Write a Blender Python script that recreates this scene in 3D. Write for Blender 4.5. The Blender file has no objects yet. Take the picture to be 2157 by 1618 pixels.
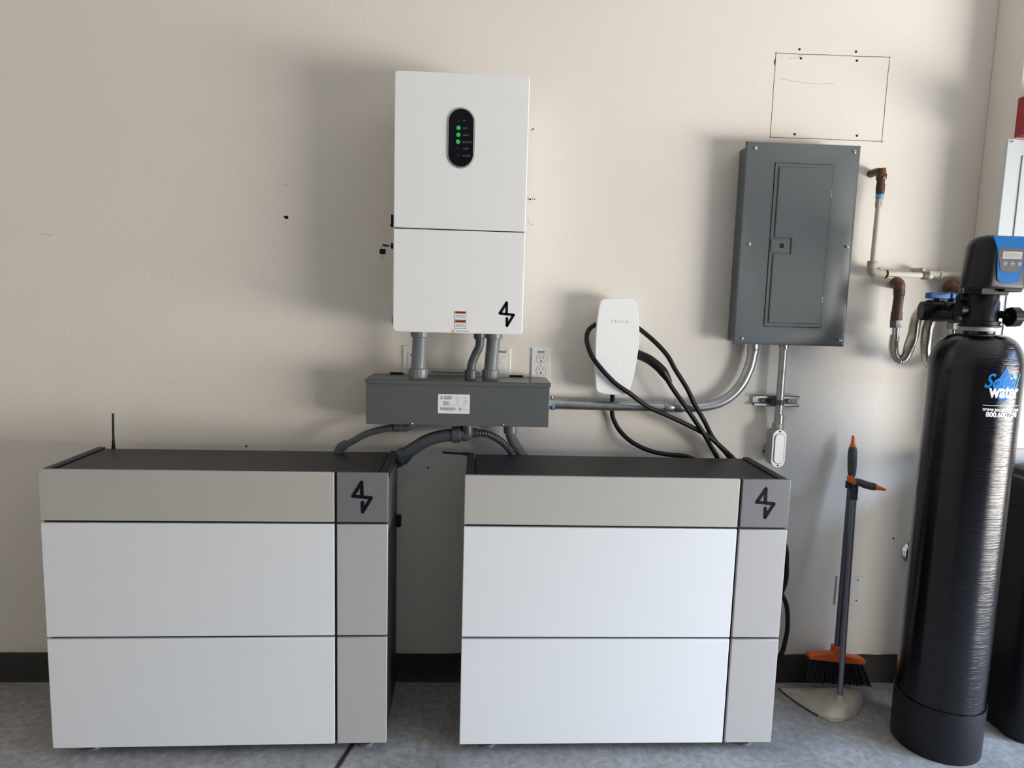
import bpy, bmesh, math, random
from mathutils import Vector, Matrix
random.seed(4)
C = bpy.context.scene
PI = math.pi
# ------------------------------------------------------------------ camera
FPX, YAW, PITCH, ROLL, DIST, HGT = 1415.89, .05, .117, .0286, 2.3989, 1.4101
_f = Vector((math.sin(YAW)*math.cos(PITCH), math.cos(YAW)*math.cos(PITCH), -math.sin(PITCH)))
_r0 = Vector((math.cos(YAW), -math.sin(YAW), 0)); _u0 = _r0.cross(_f)
CR = math.cos(ROLL)*_r0+math.sin(ROLL)*_u0
CU = -math.sin(ROLL)*_r0+math.cos(ROLL)*_u0
EYE = Vector((0, -DIST, HGT))
cam = bpy.data.cameras.new('camera'); co = bpy.data.objects.new('camera', cam)
C.collection.objects.link(co); C.camera = co
cam.sensor_width = 36; cam.lens = FPX/2157*36; cam.clip_start = .05
m3 = Matrix((CR, CU, -_f)).transposed()
co.matrix_world = Matrix.Translation(EYE) @ m3.to_4x4()

def at(px, py, Y):
    """world point seen at photo pixel (px,py) on the plane y = Y"""
    d = _f+CR*((px-1078.5)/FPX)-CU*((py-809)/FPX)
    return EYE+d*((Y+DIST)/d.y)
def onz(px, py, z=0):
    d = _f+CR*((px-1078.5)/FPX)-CU*((py-809)/FPX)
    return EYE+d*((z-HGT)/d.z)

# ------------------------------------------------------------------ light
C.view_settings.view_transform = 'Standard'; C.view_settings.look = 'None'
C.view_settings.gamma = 1; C.view_settings.use_curve_mapping = False
C.view_settings.exposure = 0.0
w = bpy.data.worlds.new('daylight'); C.world = w; w.use_nodes = True
nt = w.node_tree; bg = nt.nodes['Background']
tc = nt.nodes.new('ShaderNodeTexCoord'); sp = nt.nodes.new('ShaderNodeSeparateXYZ'); rp = nt.nodes.new('ShaderNodeValToRGB')
mp = nt.nodes.new('ShaderNodeMath'); mp.operation = 'MULTIPLY_ADD'; mp.inputs[1].default_value = .5; mp.inputs[2].default_value = .5
nt.links.new(tc.outputs['Generated'], sp.inputs[0]); nt.links.new(sp.outputs['Z'], mp.inputs[0])
nt.links.new(mp.outputs[0], rp.inputs[0]); nt.links.new(rp.outputs[0], bg.inputs[0])
rp.color_ramp.elements[0].position = .3; rp.color_ramp.elements[0].color = (.30, .28, .26, 1)
rp.color_ramp.elements[1].position = .75; rp.color_ramp.elements[1].color = (.62, .60, .57, 1)
bg.inputs[1].default_value = .7
def area(name, loc, target, sx, sy, energy, color):
    l = bpy.data.lights.new(name, 'AREA'); l.shape = 'RECTANGLE'; l.size = sx; l.size_y = sy
    l.energy = energy; l.color = color
    o = bpy.data.objects.new(name, l); C.collection.objects.link(o); o.location = loc
    o.rotation_euler = (Vector(target)-Vector(loc)).to_track_quat('-Z', 'Y').to_euler()
    return o
# daylight through the open garage door in the wall to the right
area('driveway_daylight', (4.9, -2.9, .60), (0, -1.2, 1.4), 4.2, 1.15, 400, (1, .955, .885))
area('sky_daylight', (6.3, -2.8, 4.3), (1.4, -.7, .3), 4.5, 3.0, 1600, (.40, .63, 1))

# ------------------------------------------------------------------ materials
def mat(name, col, rough=.5, metal=0, bump=0, bscale=80, var=0, vscale=6, emit=None, coat=0, col2=None, spec=None):
    m = bpy.data.materials.new(name); m.use_nodes = True; n = m.node_tree
    b = n.nodes['Principled BSDF']
    b.inputs['Base Color'].default_value = (*col, 1); b.inputs['Roughness'].default_value = rough
    b.inputs['Metallic'].default_value = metal
    if coat: b.inputs['Coat Weight'].default_value = coat; b.inputs['Coat Roughness'].default_value = .08
    if spec is not None: b.inputs['Specular IOR Level'].default_value = spec
    g = n.nodes.new('ShaderNodeNewGeometry')
    if var or col2:
        no = n.nodes.new('ShaderNodeTexNoise'); no.inputs['Scale'].default_value = vscale; no.inputs['Detail'].default_value = 6
        n.links.new(g.outputs['Position'], no.inputs['Vector'])
        mx = n.nodes.new('ShaderNodeMix'); mx.data_type = 'RGBA'
        c2 = col2 or tuple(c*(1-var) for c in col)
        mx.inputs['A'].default_value = (*col, 1); mx.inputs['B'].default_value = (*c2, 1)
        rr = n.nodes.new('ShaderNodeValToRGB'); rr.color_ramp.elements[0].position = .38; rr.color_ramp.elements[1].position = .66
        n.links.new(no.outputs['Fac'], rr.inputs[0]); n.links.new(rr.outputs[0], mx.inputs['Factor'])
        n.links.new(mx.outputs['Result'], b.inputs['Base Color'])
    if bump:
        nb = n.nodes.new('ShaderNodeTexNoise'); nb.inputs['Scale'].default_value = bscale; nb.inputs['Detail'].default_value = 3
        n.links.new(g.outputs['Position'], nb.inputs['Vector'])
        bp = n.nodes.new('ShaderNodeBump'); bp.inputs['Strength'].default_value = bump; bp.inputs['Distance'].default_value = .004
        n.links.new(nb.outputs['Fac'], bp.inputs['Height']); n.links.new(bp.outputs['Normal'], b.inputs['Normal'])
    if emit: b.inputs['Emission Color'].default_value = (*emit[:3], 1); b.inputs['Emission Strength'].default_value = emit[3]
    return m
M = dict(
 subwhite=mat('cool_white_enamel', (.54, .585, .61), .4), sprint=mat('side_print', (.07, .07, .07), .6),
 wall_shade=mat('low_bounce_wall', (.25, .25, .26), .8),  # unseen wall behind the camera, colour darkened to cut bounce light
 ceiling=mat('ceiling_paint', (.78, .77, .74), .8),
 wall=mat('painted_stucco', (.755, .715, .66), .75, bump=.2, bscale=95, var=.03, vscale=1.3),
 base=mat('dark_stem_wall', (.028, .025, .023), .8, bump=.5, bscale=60, var=.3, vscale=14),
 white=mat('white_powder_coat', (.78, .785, .79), .45, bump=.02, bscale=400),
 panelwhite=mat('battery_white_panel', (.68, .70, .72), .42),
 warm=mat('battery_beige_panel', (.42, .405, .375), .45),
 warm2=mat('battery_side_panel', (.40, .392, .388), .45),
 logo_panel=mat('battery_grey_panel', (.155, .155, .162), .4),
 dark=mat('charcoal_powder_coat', (.017, .018, .020), .5, spec=.4, bump=.08, bscale=500),
 black=mat('black_plastic', (.005, .005, .007), .4, spec=.3),
 rubber=mat('black_rubber', (.0045, .0045, .005), .5, bump=.1, bscale=300, spec=.3),
 logo=mat('logo_black', (.003, .0035, .006), .6, spec=.15),
 grey=mat('grey_enamel', (.088, .102, .110), .38, bump=.02, bscale=300),
 gutter=mat('gutter_grey_enamel', (.098, .108, .108), .28, var=.06, vscale=5),
 flex=mat('grey_pvc_flex', (.17, .18, .19), .38), flexd=mat('dark_grey_pvc_flex', (.06, .068, .078), .42),
 steel=mat('galvanised_steel', (.40, .41, .43), .36, metal=.9, var=.2, vscale=30),
 steeld=mat('dark_slot', (.10, .10, .11), .5, metal=.6),
 chrome=mat('chrome', (.8, .8, .82), .12, metal=1),
 alu=mat('cast_aluminium', (.60, .60, .61), .42, metal=.7, bump=.03, bscale=200),
 castgrey=mat('grey_cast_body', (.38, .38, .38), .45, metal=.5),
 plate=mat('white_cover_plate', (.80, .78, .75), .35), slot=mat('slot_dark', (.012, .012, .012), .7, spec=.2),
 bluelab=mat('blue_sticker', (.12, .32, .52), .5), label=mat('label_white', (.74, .76, .76), .45),
 ink=mat('label_ink', (.16, .18, .18), .6), inkl=mat('label_ink_light', (.42, .44, .44), .6),
 orange=mat('warning_orange', (.62, .13, .02), .5), yellow=mat('warning_yellow', (.75, .52, .05), .5),
 glassblk=mat('display_gloss_black', (.003, .0035, .006), .3, spec=.2), silver=mat('silver_ring', (.62, .62, .62), .3, metal=.7),
 ringd=mat('ring_dark', (.10, .10, .10), .4, metal=.5),
 green=mat('green_led', (.02, .4, .1), .5, emit=(.04, .62, .15, .6)), greenl=mat('green_status_light', (.2, .6, .35), .5, emit=(.15, .9, .45, .6)),
 greenk=mat('green_icon_dark', (.0, .06, .02), .5), dim=mat('unlit_icon', (.009, .010, .016), .6, spec=.2), txt=mat('display_text', (.16, .16, .17), .5),
 evwhite=mat('charger_white_gloss', (.88, .90, .90), .12, coat=.6, bump=.10, bscale=14), evtxt=mat('charger_lettering', (.50, .51, .51), .4, metal=.2),
 copper=mat('aged_copper', (.16, .075, .045), .55, metal=.4, col2=(.09, .05, .035), vscale=60, bump=.2, bscale=200),
 brass=mat('old_brass', (.17, .09, .035), .42, metal=.6, col2=(.06, .038, .025), vscale=70),
 pipered=mat('oxidised_pipe', (.085, .04, .03), .55, metal=.3, col2=(.05, .028, .022), vscale=50, bump=.2, bscale=200),
 tape=mat('blue_tape', (.13, .36, .62), .5), pvc=mat('painted_water_pipe', (.60, .57, .51), .5, var=.1, vscale=30),
 pvcd=mat('dirty_pipe_fitting', (.50, .44, .36), .6, col2=(.36, .29, .21), vscale=90, bump=.3, bscale=150),
 band=mat('rusty_band', (.05, .03, .02), .6, col2=(.25, .17, .11), vscale=200),
 hose=mat('stainless_corrugated', (.56, .54, .50), .18, metal=1), nut=mat('dielectric_nut', (.17, .19, .21), .35, metal=.8),
 blue=mat('blue_valve_handle', (.004, .10, .36), .35), headblue=mat('blue_gloss_fascia', (.002, .115, .36), .25, spec=.35),
 headblk=mat('head_charcoal', (.006, .0065, .009), .42, bump=.05, bscale=500, spec=.35), lcd=mat('lcd_grey', (.30, .31, .28), .3),
 insert=mat('fascia_insert', (.05, .05, .055), .35), btn=mat('button_ring', (.45, .45, .45), .4),
 brine=mat('brine_black', (.007, .0075, .011), .4, spec=.35, var=.15, vscale=8),
 brorange=mat('orange_plastic', (.72, .13, .022), .4), brgrey=mat('grip_grey', (.055, .058, .06), .6), brdk=mat('socket_dark', (.02, .024, .03), .5),
 pole=mat('pole_grey', (.20, .20, .24), .3, metal=.4), pole2=mat('pole_slate', (.12, .13, .165), .35, metal=.3),
 bristle=mat('bristle_navy', (.006, .006, .014), .6), pan=mat('dustpan_cream', (.55, .52, .45), .5, var=.2, vscale=25),
 red=mat('red_enamel', (.30, .008, .02), .4), socalblue=mat('logo_blue', (.005, .23, .62), .6, spec=.2), socalw=mat('logo_white', (.85, .85, .88), .4),
 dropb=mat('logo_drop_blue', (.02, .15, .45), .6, spec=.2), pencil=mat('pencil_mark', (.11, .075, .065), .8), pencill=mat('pencil_light', (.42, .38, .34), .8),
 hole=mat('drill_hole', (.01, .01, .01), .9), sticker=mat('side_label', (.13, .13, .135), .6, var=.3, vscale=60),
)
# stucco orange peel: add a coarser layer in the wall bump
def floor_mat():
    m = bpy.data.materials.new('garage_concrete'); m.use_nodes = True; n = m.node_tree; L = n.links.new
    b = n.nodes['Principled BSDF']; g = n.nodes.new('ShaderNodeNewGeometry')
    def noise(sc, det=8, rough=.6):
        k = n.nodes.new('ShaderNodeTexNoise'); k.inputs['Scale'].default_value = sc; k.inputs['Detail'].default_value = det
        k.inputs['Roughness'].default_value = rough; L(g.outputs['Position'], k.inputs['Vector']); return k
    def ramp(src, stops):
        r = n.nodes.new('ShaderNodeValToRGB'); e = r.color_ramp.elements
        e[0].position, e[0].color = stops[0][0], (*stops[0][1], 1); e[1].position, e[1].color = stops[1][0], (*stops[1][1], 1)
        for s in stops[2:]:
            x = e.new(s[0]); x.color = (*s[1], 1)
        L(src, r.inputs[0]); return r
    a = ramp(noise(3.2).outputs['Fac'], [(.3, (.27, .265, .26)), (.72, (.46, .46, .46)), (.5, (.37, .367, .365))])
    f = ramp(noise(38, 10, .7).outputs['Fac'], [(.35, (.62, .62, .62)), (.7, (1.12, 1.12, 1.12))])
    mu = n.nodes.new('ShaderNodeMix'); mu.data_type = 'RGBA'; mu.blend_type = 'MULTIPLY'; mu.inputs['Factor'].default_value = 1
    L(a.outputs[0], mu.inputs['A']); L(f.outputs[0], mu.inputs['B'])
    # control joint: dirty saw cut running out from the wall
    sx = n.nodes.new('ShaderNodeSeparateXYZ'); L(g.outputs['Position'], sx.inputs[0])
    p, q = onz(712, 1618), onz(742, 1572); s = (q.x-p.x)/(q.y-p.y)
    ma = n.nodes.new('ShaderNodeMath'); ma.operation = 'MULTIPLY_ADD'; ma.inputs[1].default_value = -s; L(sx.outputs['Y'], ma.inputs[0]); L(sx.outputs['X'], ma.inputs[2])
    mb = n.nodes.new('ShaderNodeMath'); mb.operation = 'SUBTRACT'; mb.inputs[1].default_value = p.x-s*p.y; L(ma.outputs[0], mb.inputs[0])
    nz = noise(60, 4); mc = n.nodes.new('ShaderNodeMath'); mc.operation = 'MULTIPLY_ADD'; mc.inputs[1].default_value = .008; L(nz.outputs['Fac'], mc.inputs[0]); L(mb.outputs[0], mc.inputs[2])
    md = n.nodes.new('ShaderNodeMath'); md.operation = 'ABSOLUTE'; L(mc.outputs[0], md.inputs[0])
    cr = ramp(md.outputs[0], [(.006, (.06, .045, .04)), (.012, (1, 1, 1))])
    mm = n.nodes.new('ShaderNodeMix'); mm.data_type = 'RGBA'; mm.blend_type = 'MULTIPLY'; mm.inputs['Factor'].default_value = 1
    L(mu.outputs['Result'], mm.inputs['A']); L(cr.outputs[0], mm.inputs['B'])
    sp_ = ramp(noise(120, 2).outputs['Fac'], [(.76, (0, 0, 0)), (.79, (.3, .3, .3))])
    ad = n.nodes.new('ShaderNodeMix'); ad.data_type = 'RGBA'; ad.blend_type = 'ADD'; ad.inputs['Factor'].default_value = 1
    L(mm.outputs['Result'], ad.inputs['A']); L(sp_.outputs[0], ad.inputs['B']); L(ad.outputs['Result'], b.inputs['Base Color'])
    b.inputs['Roughness'].default_value = .62
    bp = n.nodes.new('ShaderNodeBump'); bp.inputs['Strength'].default_value = .3; bp.inputs['Distance'].default_value = .003
    L(noise(70, 8).outputs['Fac'], bp.inputs['Height']); L(bp.outputs['Normal'], b.inputs['Normal'])
    return m
M['floor'] = floor_mat()
def tank_mat():
    m = mat('wound_tank_black', (.002, .002, .0035), .12, spec=.5); n = m.node_tree; L = n.links.new; b = n.nodes['Principled BSDF']
    g = n.nodes.new('ShaderNodeNewGeometry'); mp_ = n.nodes.new('ShaderNodeMapping'); mp_.inputs['Scale'].default_value = (9, 9, 330)
    L(g.outputs['Position'], mp_.inputs['Vector'])
    nz = n.nodes.new('ShaderNodeTexNoise'); nz.inputs['Scale'].default_value = 1; nz.inputs['Detail'].default_value = 4; L(mp_.outputs[0], nz.inputs['Vector'])
    bp = n.nodes.new('ShaderNodeBump'); bp.inputs['Strength'].default_value = .55; bp.inputs['Distance'].default_value = .002
    L(nz.outputs['Fac'], bp.inputs['Height']); L(bp.outputs['Normal'], b.inputs['Normal'])
    return m
M['tank'] = tank_mat()

# ------------------------------------------------------------------ mesh helpers
WP = {}
def fin(name, bm, m, parent=None, smooth=True, bevel=0):
    bmesh.ops.recalc_face_normals(bm, faces=bm.faces)
    vs = [v.co for v in bm.verts]
    lo = Vector([min(v[i] for v in vs) for i in range(3)]); hi = Vector([max(v[i] for v in vs) for i in range(3)])
    c = (lo+hi)/2
    if parent is None: c.z = lo.z
    bmesh.ops.translate(bm, verts=bm.verts, vec=-c)
    me = bpy.data.meshes.new(name); bm.to_mesh(me); bm.free(); me.materials.append(M[m])
    o = bpy.data.objects.new(name, me); C.collection.objects.link(o)
    if parent is not None: o.parent = parent; o.location = c-WP[parent.name]
    else: o.location = c
    WP[o.name] = c
    if bevel:
        bv = o.modifiers.new('bevel', 'BEVEL'); bv.width = bevel; bv.segments = 3; bv.limit_method = 'ANGLE'; bv.angle_limit = math.radians(50); bv.harden_normals = False
    if smooth:
        for p in me.polygons: p.use_smooth = True
        try: me.set_sharp_from_angle(angle=math.radians(38))
        except Exception: pass
    return o
def tag(o, label=None, cat=None, group=None, kind=None):
    if label: o['label'] = label
    if cat: o['category'] = cat
    if group: o['group'] = group
    if kind: o['kind'] = kind
    return o
def thing(name, loc, label, cat, group=None):
    o = bpy.data.objects.new(name, None); C.collection.objects.link(o); o.location = loc; o.empty_display_size = .05
    WP[o.name] = Vector(loc); return tag(o, label, cat, group)
def B(): return bmesh.new()
def box(bm, x0, x1, y0, y1, z0, z1):
    r = bmesh.ops.create_cube(bm, size=1)
    for v in r['verts']: v.co = Vector(((x0+x1)/2+v.co.x*(x1-x0), (y0+y1)/2+v.co.y*(y1-y0), (z0+z1)/2+v.co.z*(z1-z0)))
    return bm
def spline(pts, n=10):
    pts = [Vector(p) for p in pts]
    if len(pts) < 3: return pts
    P = [pts[0]*2-pts[1]]+pts+[pts[-1]*2-pts[-2]]; out = []
    for i in range(1, len(P)-2):
        a, b, c, d = P[i-1:i+3]
        for k in range(n):
            t = k/n
            out.append(.5*((2*b)+(c-a)*t+(2*a-5*b+4*c-d)*t*t+(-a+3*b-3*c+d)*t**3))
    out.append(pts[-1]); return out
def resample(pts, step):
    out = [pts[0]]; acc = 0
    for a, b in zip(pts, pts[1:]):
        L = (b-a).length
        if L == 0: continue
        while acc+L >= step:
            t = (step-acc)/L; a = a.lerp(b, t); out.append(a.copy()); L = (b-a).length; acc = 0
            if L == 0: break
        acc += L
    if (out[-1]-pts[-1]).length > step*.3: out.append(pts[-1])
    return out
def tube(bm, pts, rad, seg=20, lobes=0, caps=True, up=None, ld=.06):
    pts = [Vector(p) for p in pts]; n = len(pts)
    rs = [rad(i/(n-1)) if callable(rad) else (rad[i] if isinstance(rad, (list, tuple)) else rad) for i in range(n)]
    tang = [(pts[min(i+1, n-1)]-pts[max(i-1, 0)]).normalized() for i in range(n)]
    u = up or (Vector((0, 0, 1)) if abs(tang[0].z) < .9 else Vector((0, 1, 0)))
    rings = []
    for i in range(n):
        t = tang[i]; u = (u-t*u.dot(t)).normalized(); v = t.cross(u)
        ring = []
        for k in range(seg):
            a = 2*PI*(k+.5)/seg; r = rs[i]*(1-(ld if lobes and (k//max(1, seg//lobes//2)) % 2 else 0))
            ring.append(bm.verts.new(pts[i]+(u*math.cos(a)+v*math.sin(a))*r))
        rings.append(ring)
    for a, b in zip(rings, rings[1:]):
        for k in range(seg): bm.faces.new((a[k], a[(k+1) % seg], b[(k+1) % seg], b[k]))
    if caps: bm.faces.new(rings[0][::-1]); bm.faces.new(rings[-1])
    return bm
def ribbed(bm, pts, r, pitch=.006, amp=.08, seg=24):
    pts = resample(spline(pts, 24), pitch/4)
    rs = [r*(1+amp*(1, 0, -1, 0)[i % 4]) for i in range(len(pts))]
    return tube(bm, pts, rs, seg)
def lathe(bm, c, prof, seg=48, start=0):
    c = Vector(c); rings = []
    for r, z in prof:
        rings.append([bm.verts.new(c+Vector((max(r, 1e-4)*math.cos(2*PI*k/seg), max(r, 1e-4)*math.sin(2*PI*k/seg), z))) for k in range(seg)])
    for a, b in zip(rings, rings[1:]):
        for k in range(seg): bm.faces.new((a[k], a[(k+1) % seg], b[(k+1) % seg], b[k]))
    bm.faces.new(rings[0][::-1]); bm.faces.new(rings[-1]); return bm
def prism(bm, poly, y0, y1):
    """poly of (x,z) extruded along y"""
    a = [bm.verts.new((x, y0, z)) for x, z in poly]; b = [bm.verts.new((x, y1, z)) for x, z in poly]
    n = len(poly); bm.faces.new(a); bm.faces.new(b[::-1])
    for k in range(n): bm.faces.new((a[k], b[k], b[(k+1) % n], a[(k+1) % n]))
    return bm
def rrect(x0, x1, z0, z1, r, n=6):
    out = []
    for cx, cz, a0 in ((x1-r, z1-r, 0), (x0+r, z1-r, PI/2), (x0+r, z0+r, PI), (x1-r, z0+r, 1.5*PI)):
        for k in range(n+1): a = a0+PI/2*k/n; out.append((cx+r*math.cos(a), cz+r*math.sin(a)))
    return out
def disc(cx, cz, r, n=24): return [(cx+r*math.cos(2*PI*k/n), cz+r*math.sin(2*PI*k/n)) for k in range(n)]
def ring(bm, cx, cz, r0, r1, y0, y1, n=28):
    v = []
    for y in (y0, y1):
        for r in (r0, r1): v.append([bm.verts.new((cx+r*math.cos(2*PI*k/n), y, cz+r*math.sin(2*PI*k/n))) for k in range(n)])
    for a, b in ((0, 1), (1, 3), (3, 2), (2, 0)):
        for k in range(n): bm.faces.new((v[a][k], v[a][(k+1) % n], v[b][(k+1) % n], v[b][k]))
    return bm
def stroke(bm, pts, wd, y0, y1):
    """flat rounded strokes in the xz plane as capsules"""
    for (a, b) in zip(pts, pts[1:]):
        a = Vector(a); b = Vector(b); an = math.atan2(b.y-a.y, b.x-a.x); poly = []
        for k in range(9): t = an+PI/2+PI*k/8; poly.append((a.x+wd*math.cos(t), a.y+wd*math.sin(t)))
        for k in range(9): t = an-PI/2+PI*k/8; poly.append((b.x+wd*math.cos(t), b.y+wd*math.sin(t)))
        prism(bm, poly, y0, y1)
    return bm
def text_bm(s, size, shear=0, bold=0, sx=1, align='CENTER', space=1, extr=0.0003):
    cu = bpy.data.curves.new('lettering', 'FONT'); cu.body = s; cu.size = size; cu.shear = shear; cu.offset = bold
    cu.align_x = align; cu.align_y = 'CENTER'; cu.space_character = space; cu.extrude = extr; cu.resolution_u = 4
    o = bpy.data.objects.new('lettering', cu); C.collection.objects.link(o)
    dg = bpy.context.evaluated_depsgraph_get(); me = bpy.data.meshes.new_from_object(o.evaluated_get(dg))
    bm = B(); bm.from_mesh(me); bpy.data.objects.remove(o); bpy.data.curves.remove(cu); bpy.data.meshes.remove(me)
    for v in bm.verts: v.co.x *= sx
    return bm
def text(name, s, size, c, m, parent, **k):
    """lettering facing -y centred on c"""
    bm = text_bm(s, size, **k); c = Vector(c)
    for v in bm.verts: v.co = Vector((c.x+v.co.x, c.y-v.co.z-.0003, c.z+v.co.y))
    return fin(name, bm, m, parent, smooth=False)
def bars(bm, x0, x1, z, y, h, gap=.0012, lo=.003, hi=.008):
    x = x0
    while x < x1:
        l = min(random.uniform(lo, hi), x1-x); box(bm, x, x+l, y-.0003, y, z-h/2, z+h/2); x += l+gap
def screw(c, r, parent, name='screw', m='chrome'):
    c = Vector(c); bm = B()
    tube(bm, [c+Vector((0, .002, 0)), c-Vector((0, .001, 0)), c-Vector((0, .0035, 0)), c-Vector((0, .0045, 0))], [r, r, r*.8, r*.4], 16)
    o = fin(name, bm, m, parent)
    bm = B(); box(bm, c.x-r*.55, c.x+r*.55, c.y-.0049, c.y-.0043, c.z-r*.1, c.z+r*.1); box(bm, c.x-r*.1, c.x+r*.1, c.y-.0049, c.y-.0043, c.z-r*.55, c.z+r*.55)
    fin('screw_slot', bm, 'slot', o); return o
def logo(h, cx, cz, y, parent):
    s = h/260
    P = lambda a, b: (cx+(a-425)*s, cz-(b-775)*s)
    bm = B(); stroke(bm, [P(424, 772), P(421, 650), P(350, 768), P(500, 781), P(431, 902), P(428, 820)], 14*s, y-.0008, y)
    return fin('logo', bm, 'logo', parent, smooth=False)

# ------------------------------------------------------------------ setting
JX = at(2085, 250, 0).x-.012      # inner corner
JY = -.144
bm = B(); box(bm, -4.5, JX+.5, 0, .12, 0, 3.2); WB = tag(fin('wall_back', bm, 'wall', smooth=False), kind='structure')
bm = B(); box(bm, JX, 4.2, JY, -.0005, 0, 3.2); WR = tag(fin('wall_right_return', bm, 'wall', smooth=False, bevel=.004), kind='structure')
bm = B()
for y0, y1, z0, z1 in ((-1.0, 0, 0, 3.2), (-6.5, -4.0, 0, 3.2), (-4.0, -1.0, 2.3, 3.2)): box(bm, 3.75, 3.9, y0, y1, z0, z1)
tag(fin('wall_right', bm, 'wall', smooth=False), kind='structure')
bm = B(); box(bm, -3.3, -3.15, -6.5, .12, 0, 3.2); tag(fin('wall_left', bm, 'wall', smooth=False), kind='structure')
bm = B(); box(bm, -3.3, 3.9, -6.65, -6.5, 0, 3.2); tag(fin('wall_front', bm, 'wall_shade', smooth=False), kind='structure')
bm = B(); box(bm, -4.5, 3.9, -6.5, .12, 3.2, 3.3); tag(fin('ceiling', bm, 'ceiling', smooth=False), kind='structure')
bm = B(); box(bm, -4.5, 4.2, -6.5, .1, -.1, 0); FL = tag(fin('floor', bm, 'floor', smooth=False), kind='structure')
bz = .103
bm = B(); n = 120
for i in range(n):
    x0 = -4.5+(JX+4.5)*i/n; x1 = -4.5+(JX+4.5)*(i+1)/n
prof = [(0, 0), (-.022, 0), (-.020, .02), (-.016, bz-.012), (-.012, bz), (0, bz)]
rows = []
for i in range(n+1):
    x = -4.5+(JX+4.5)*i/n
    rows.append([bm.verts.new((x, y-(random.uniform(0, .003) if y else 0), z+(random.uniform(-.002, .002) if z > .05 else 0))) for y, z in prof])
for a, b in zip(rows, rows[1:]):
    for k in range(len(prof)): bm.faces.new((a[k], a[(k+1) % len(prof)], b[(k+1) % len(prof)], b[k]))
bm.faces.new(rows[0]); bm.faces.new(rows[-1][::-1])
tag(fin('baseboard_back', bm, 'base'), kind='structure')

# marks on the back wall
def wx(px, py): p = at(px, py, 0); return (p.x, p.z)
def wob(a, b, n=14, j=.0008):
    a = Vector(wx(*a)); b = Vector(wx(*b)); return [tuple(a.lerp(b, i/n)+Vector((random.uniform(-j, j), random.uniform(-j, j)))) for i in range(n+1)]
for a, b in (((1632, 112), (1876, 121)), ((1635, 110), (1622, 291)), ((1621, 289), (1861, 298)), ((1874, 118), (1857, 301))):
    bm = B(); stroke(bm, wob(a, b), .0009, -.0004, .0002); fin('pencil_line', bm, 'pencil', WB, smooth=False)
bm = B(); stroke(bm, [wx(*p) for p in ((1643, 165), (1665, 170), (1690, 174), (1720, 177), (1757, 175))], .0006, -.0004, .0002)
stroke(bm, [wx(*p) for p in ((1664, 124), (1680, 120), (1690, 117))], .0006, -.0004, .0002); fin('pencil_line', bm, 'pencill', WB, smooth=False)
bm = B(); prism(bm, [wx(*p) for p in ((1634, 122), (1631, 126), (1630, 134), (1632, 138), (1634, 132))], -.0004, .0002); fin('smudge', bm, 'pencil', WB, smooth=False)
def hole(px, py, r, m='hole'):
    x, z = wx(px, py); bm = B(); ring(bm, x, z, r*.75, r*1.15, -.0009, .0002, 14); prism(bm, disc(x, z, r*.8, 14), -.0004, .0002); fin('drill_hole', bm, m, WB, smooth=False)
for px, py in ((1684, 104), (1687, 123), (1803, 109), (1805, 128), (1674, 283), (1805, 286)): hole(px, py, .0036)
for px, py, r in ((604, 458, .005), (600, 457, .003), (519, 940, .003), (1882, 1134, .003), (1113, 419, .0018), (1117, 420, .0024), (1122, 419, .0015), (1126, 420, .0015),
                  (1123, 272, .0024), (1119, 274, .0015), (1120, 473, .0015), (902, 985, .003), (714, 378, .001), (501, 358, .001), (669, 328, .001)):
    hole(px, py, r)
for pts in (((908, 985), (916, 981)), ((598, 392), (604, 388)), ((1113, 464), (1113, 470)), ((90, 492), (108, 496))):
    bm = B(); stroke(bm, [wx(*p) for p in pts], .0009, -.0003, .0002); fin('scuff', bm, 'pencill', WB, smooth=False)

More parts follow.
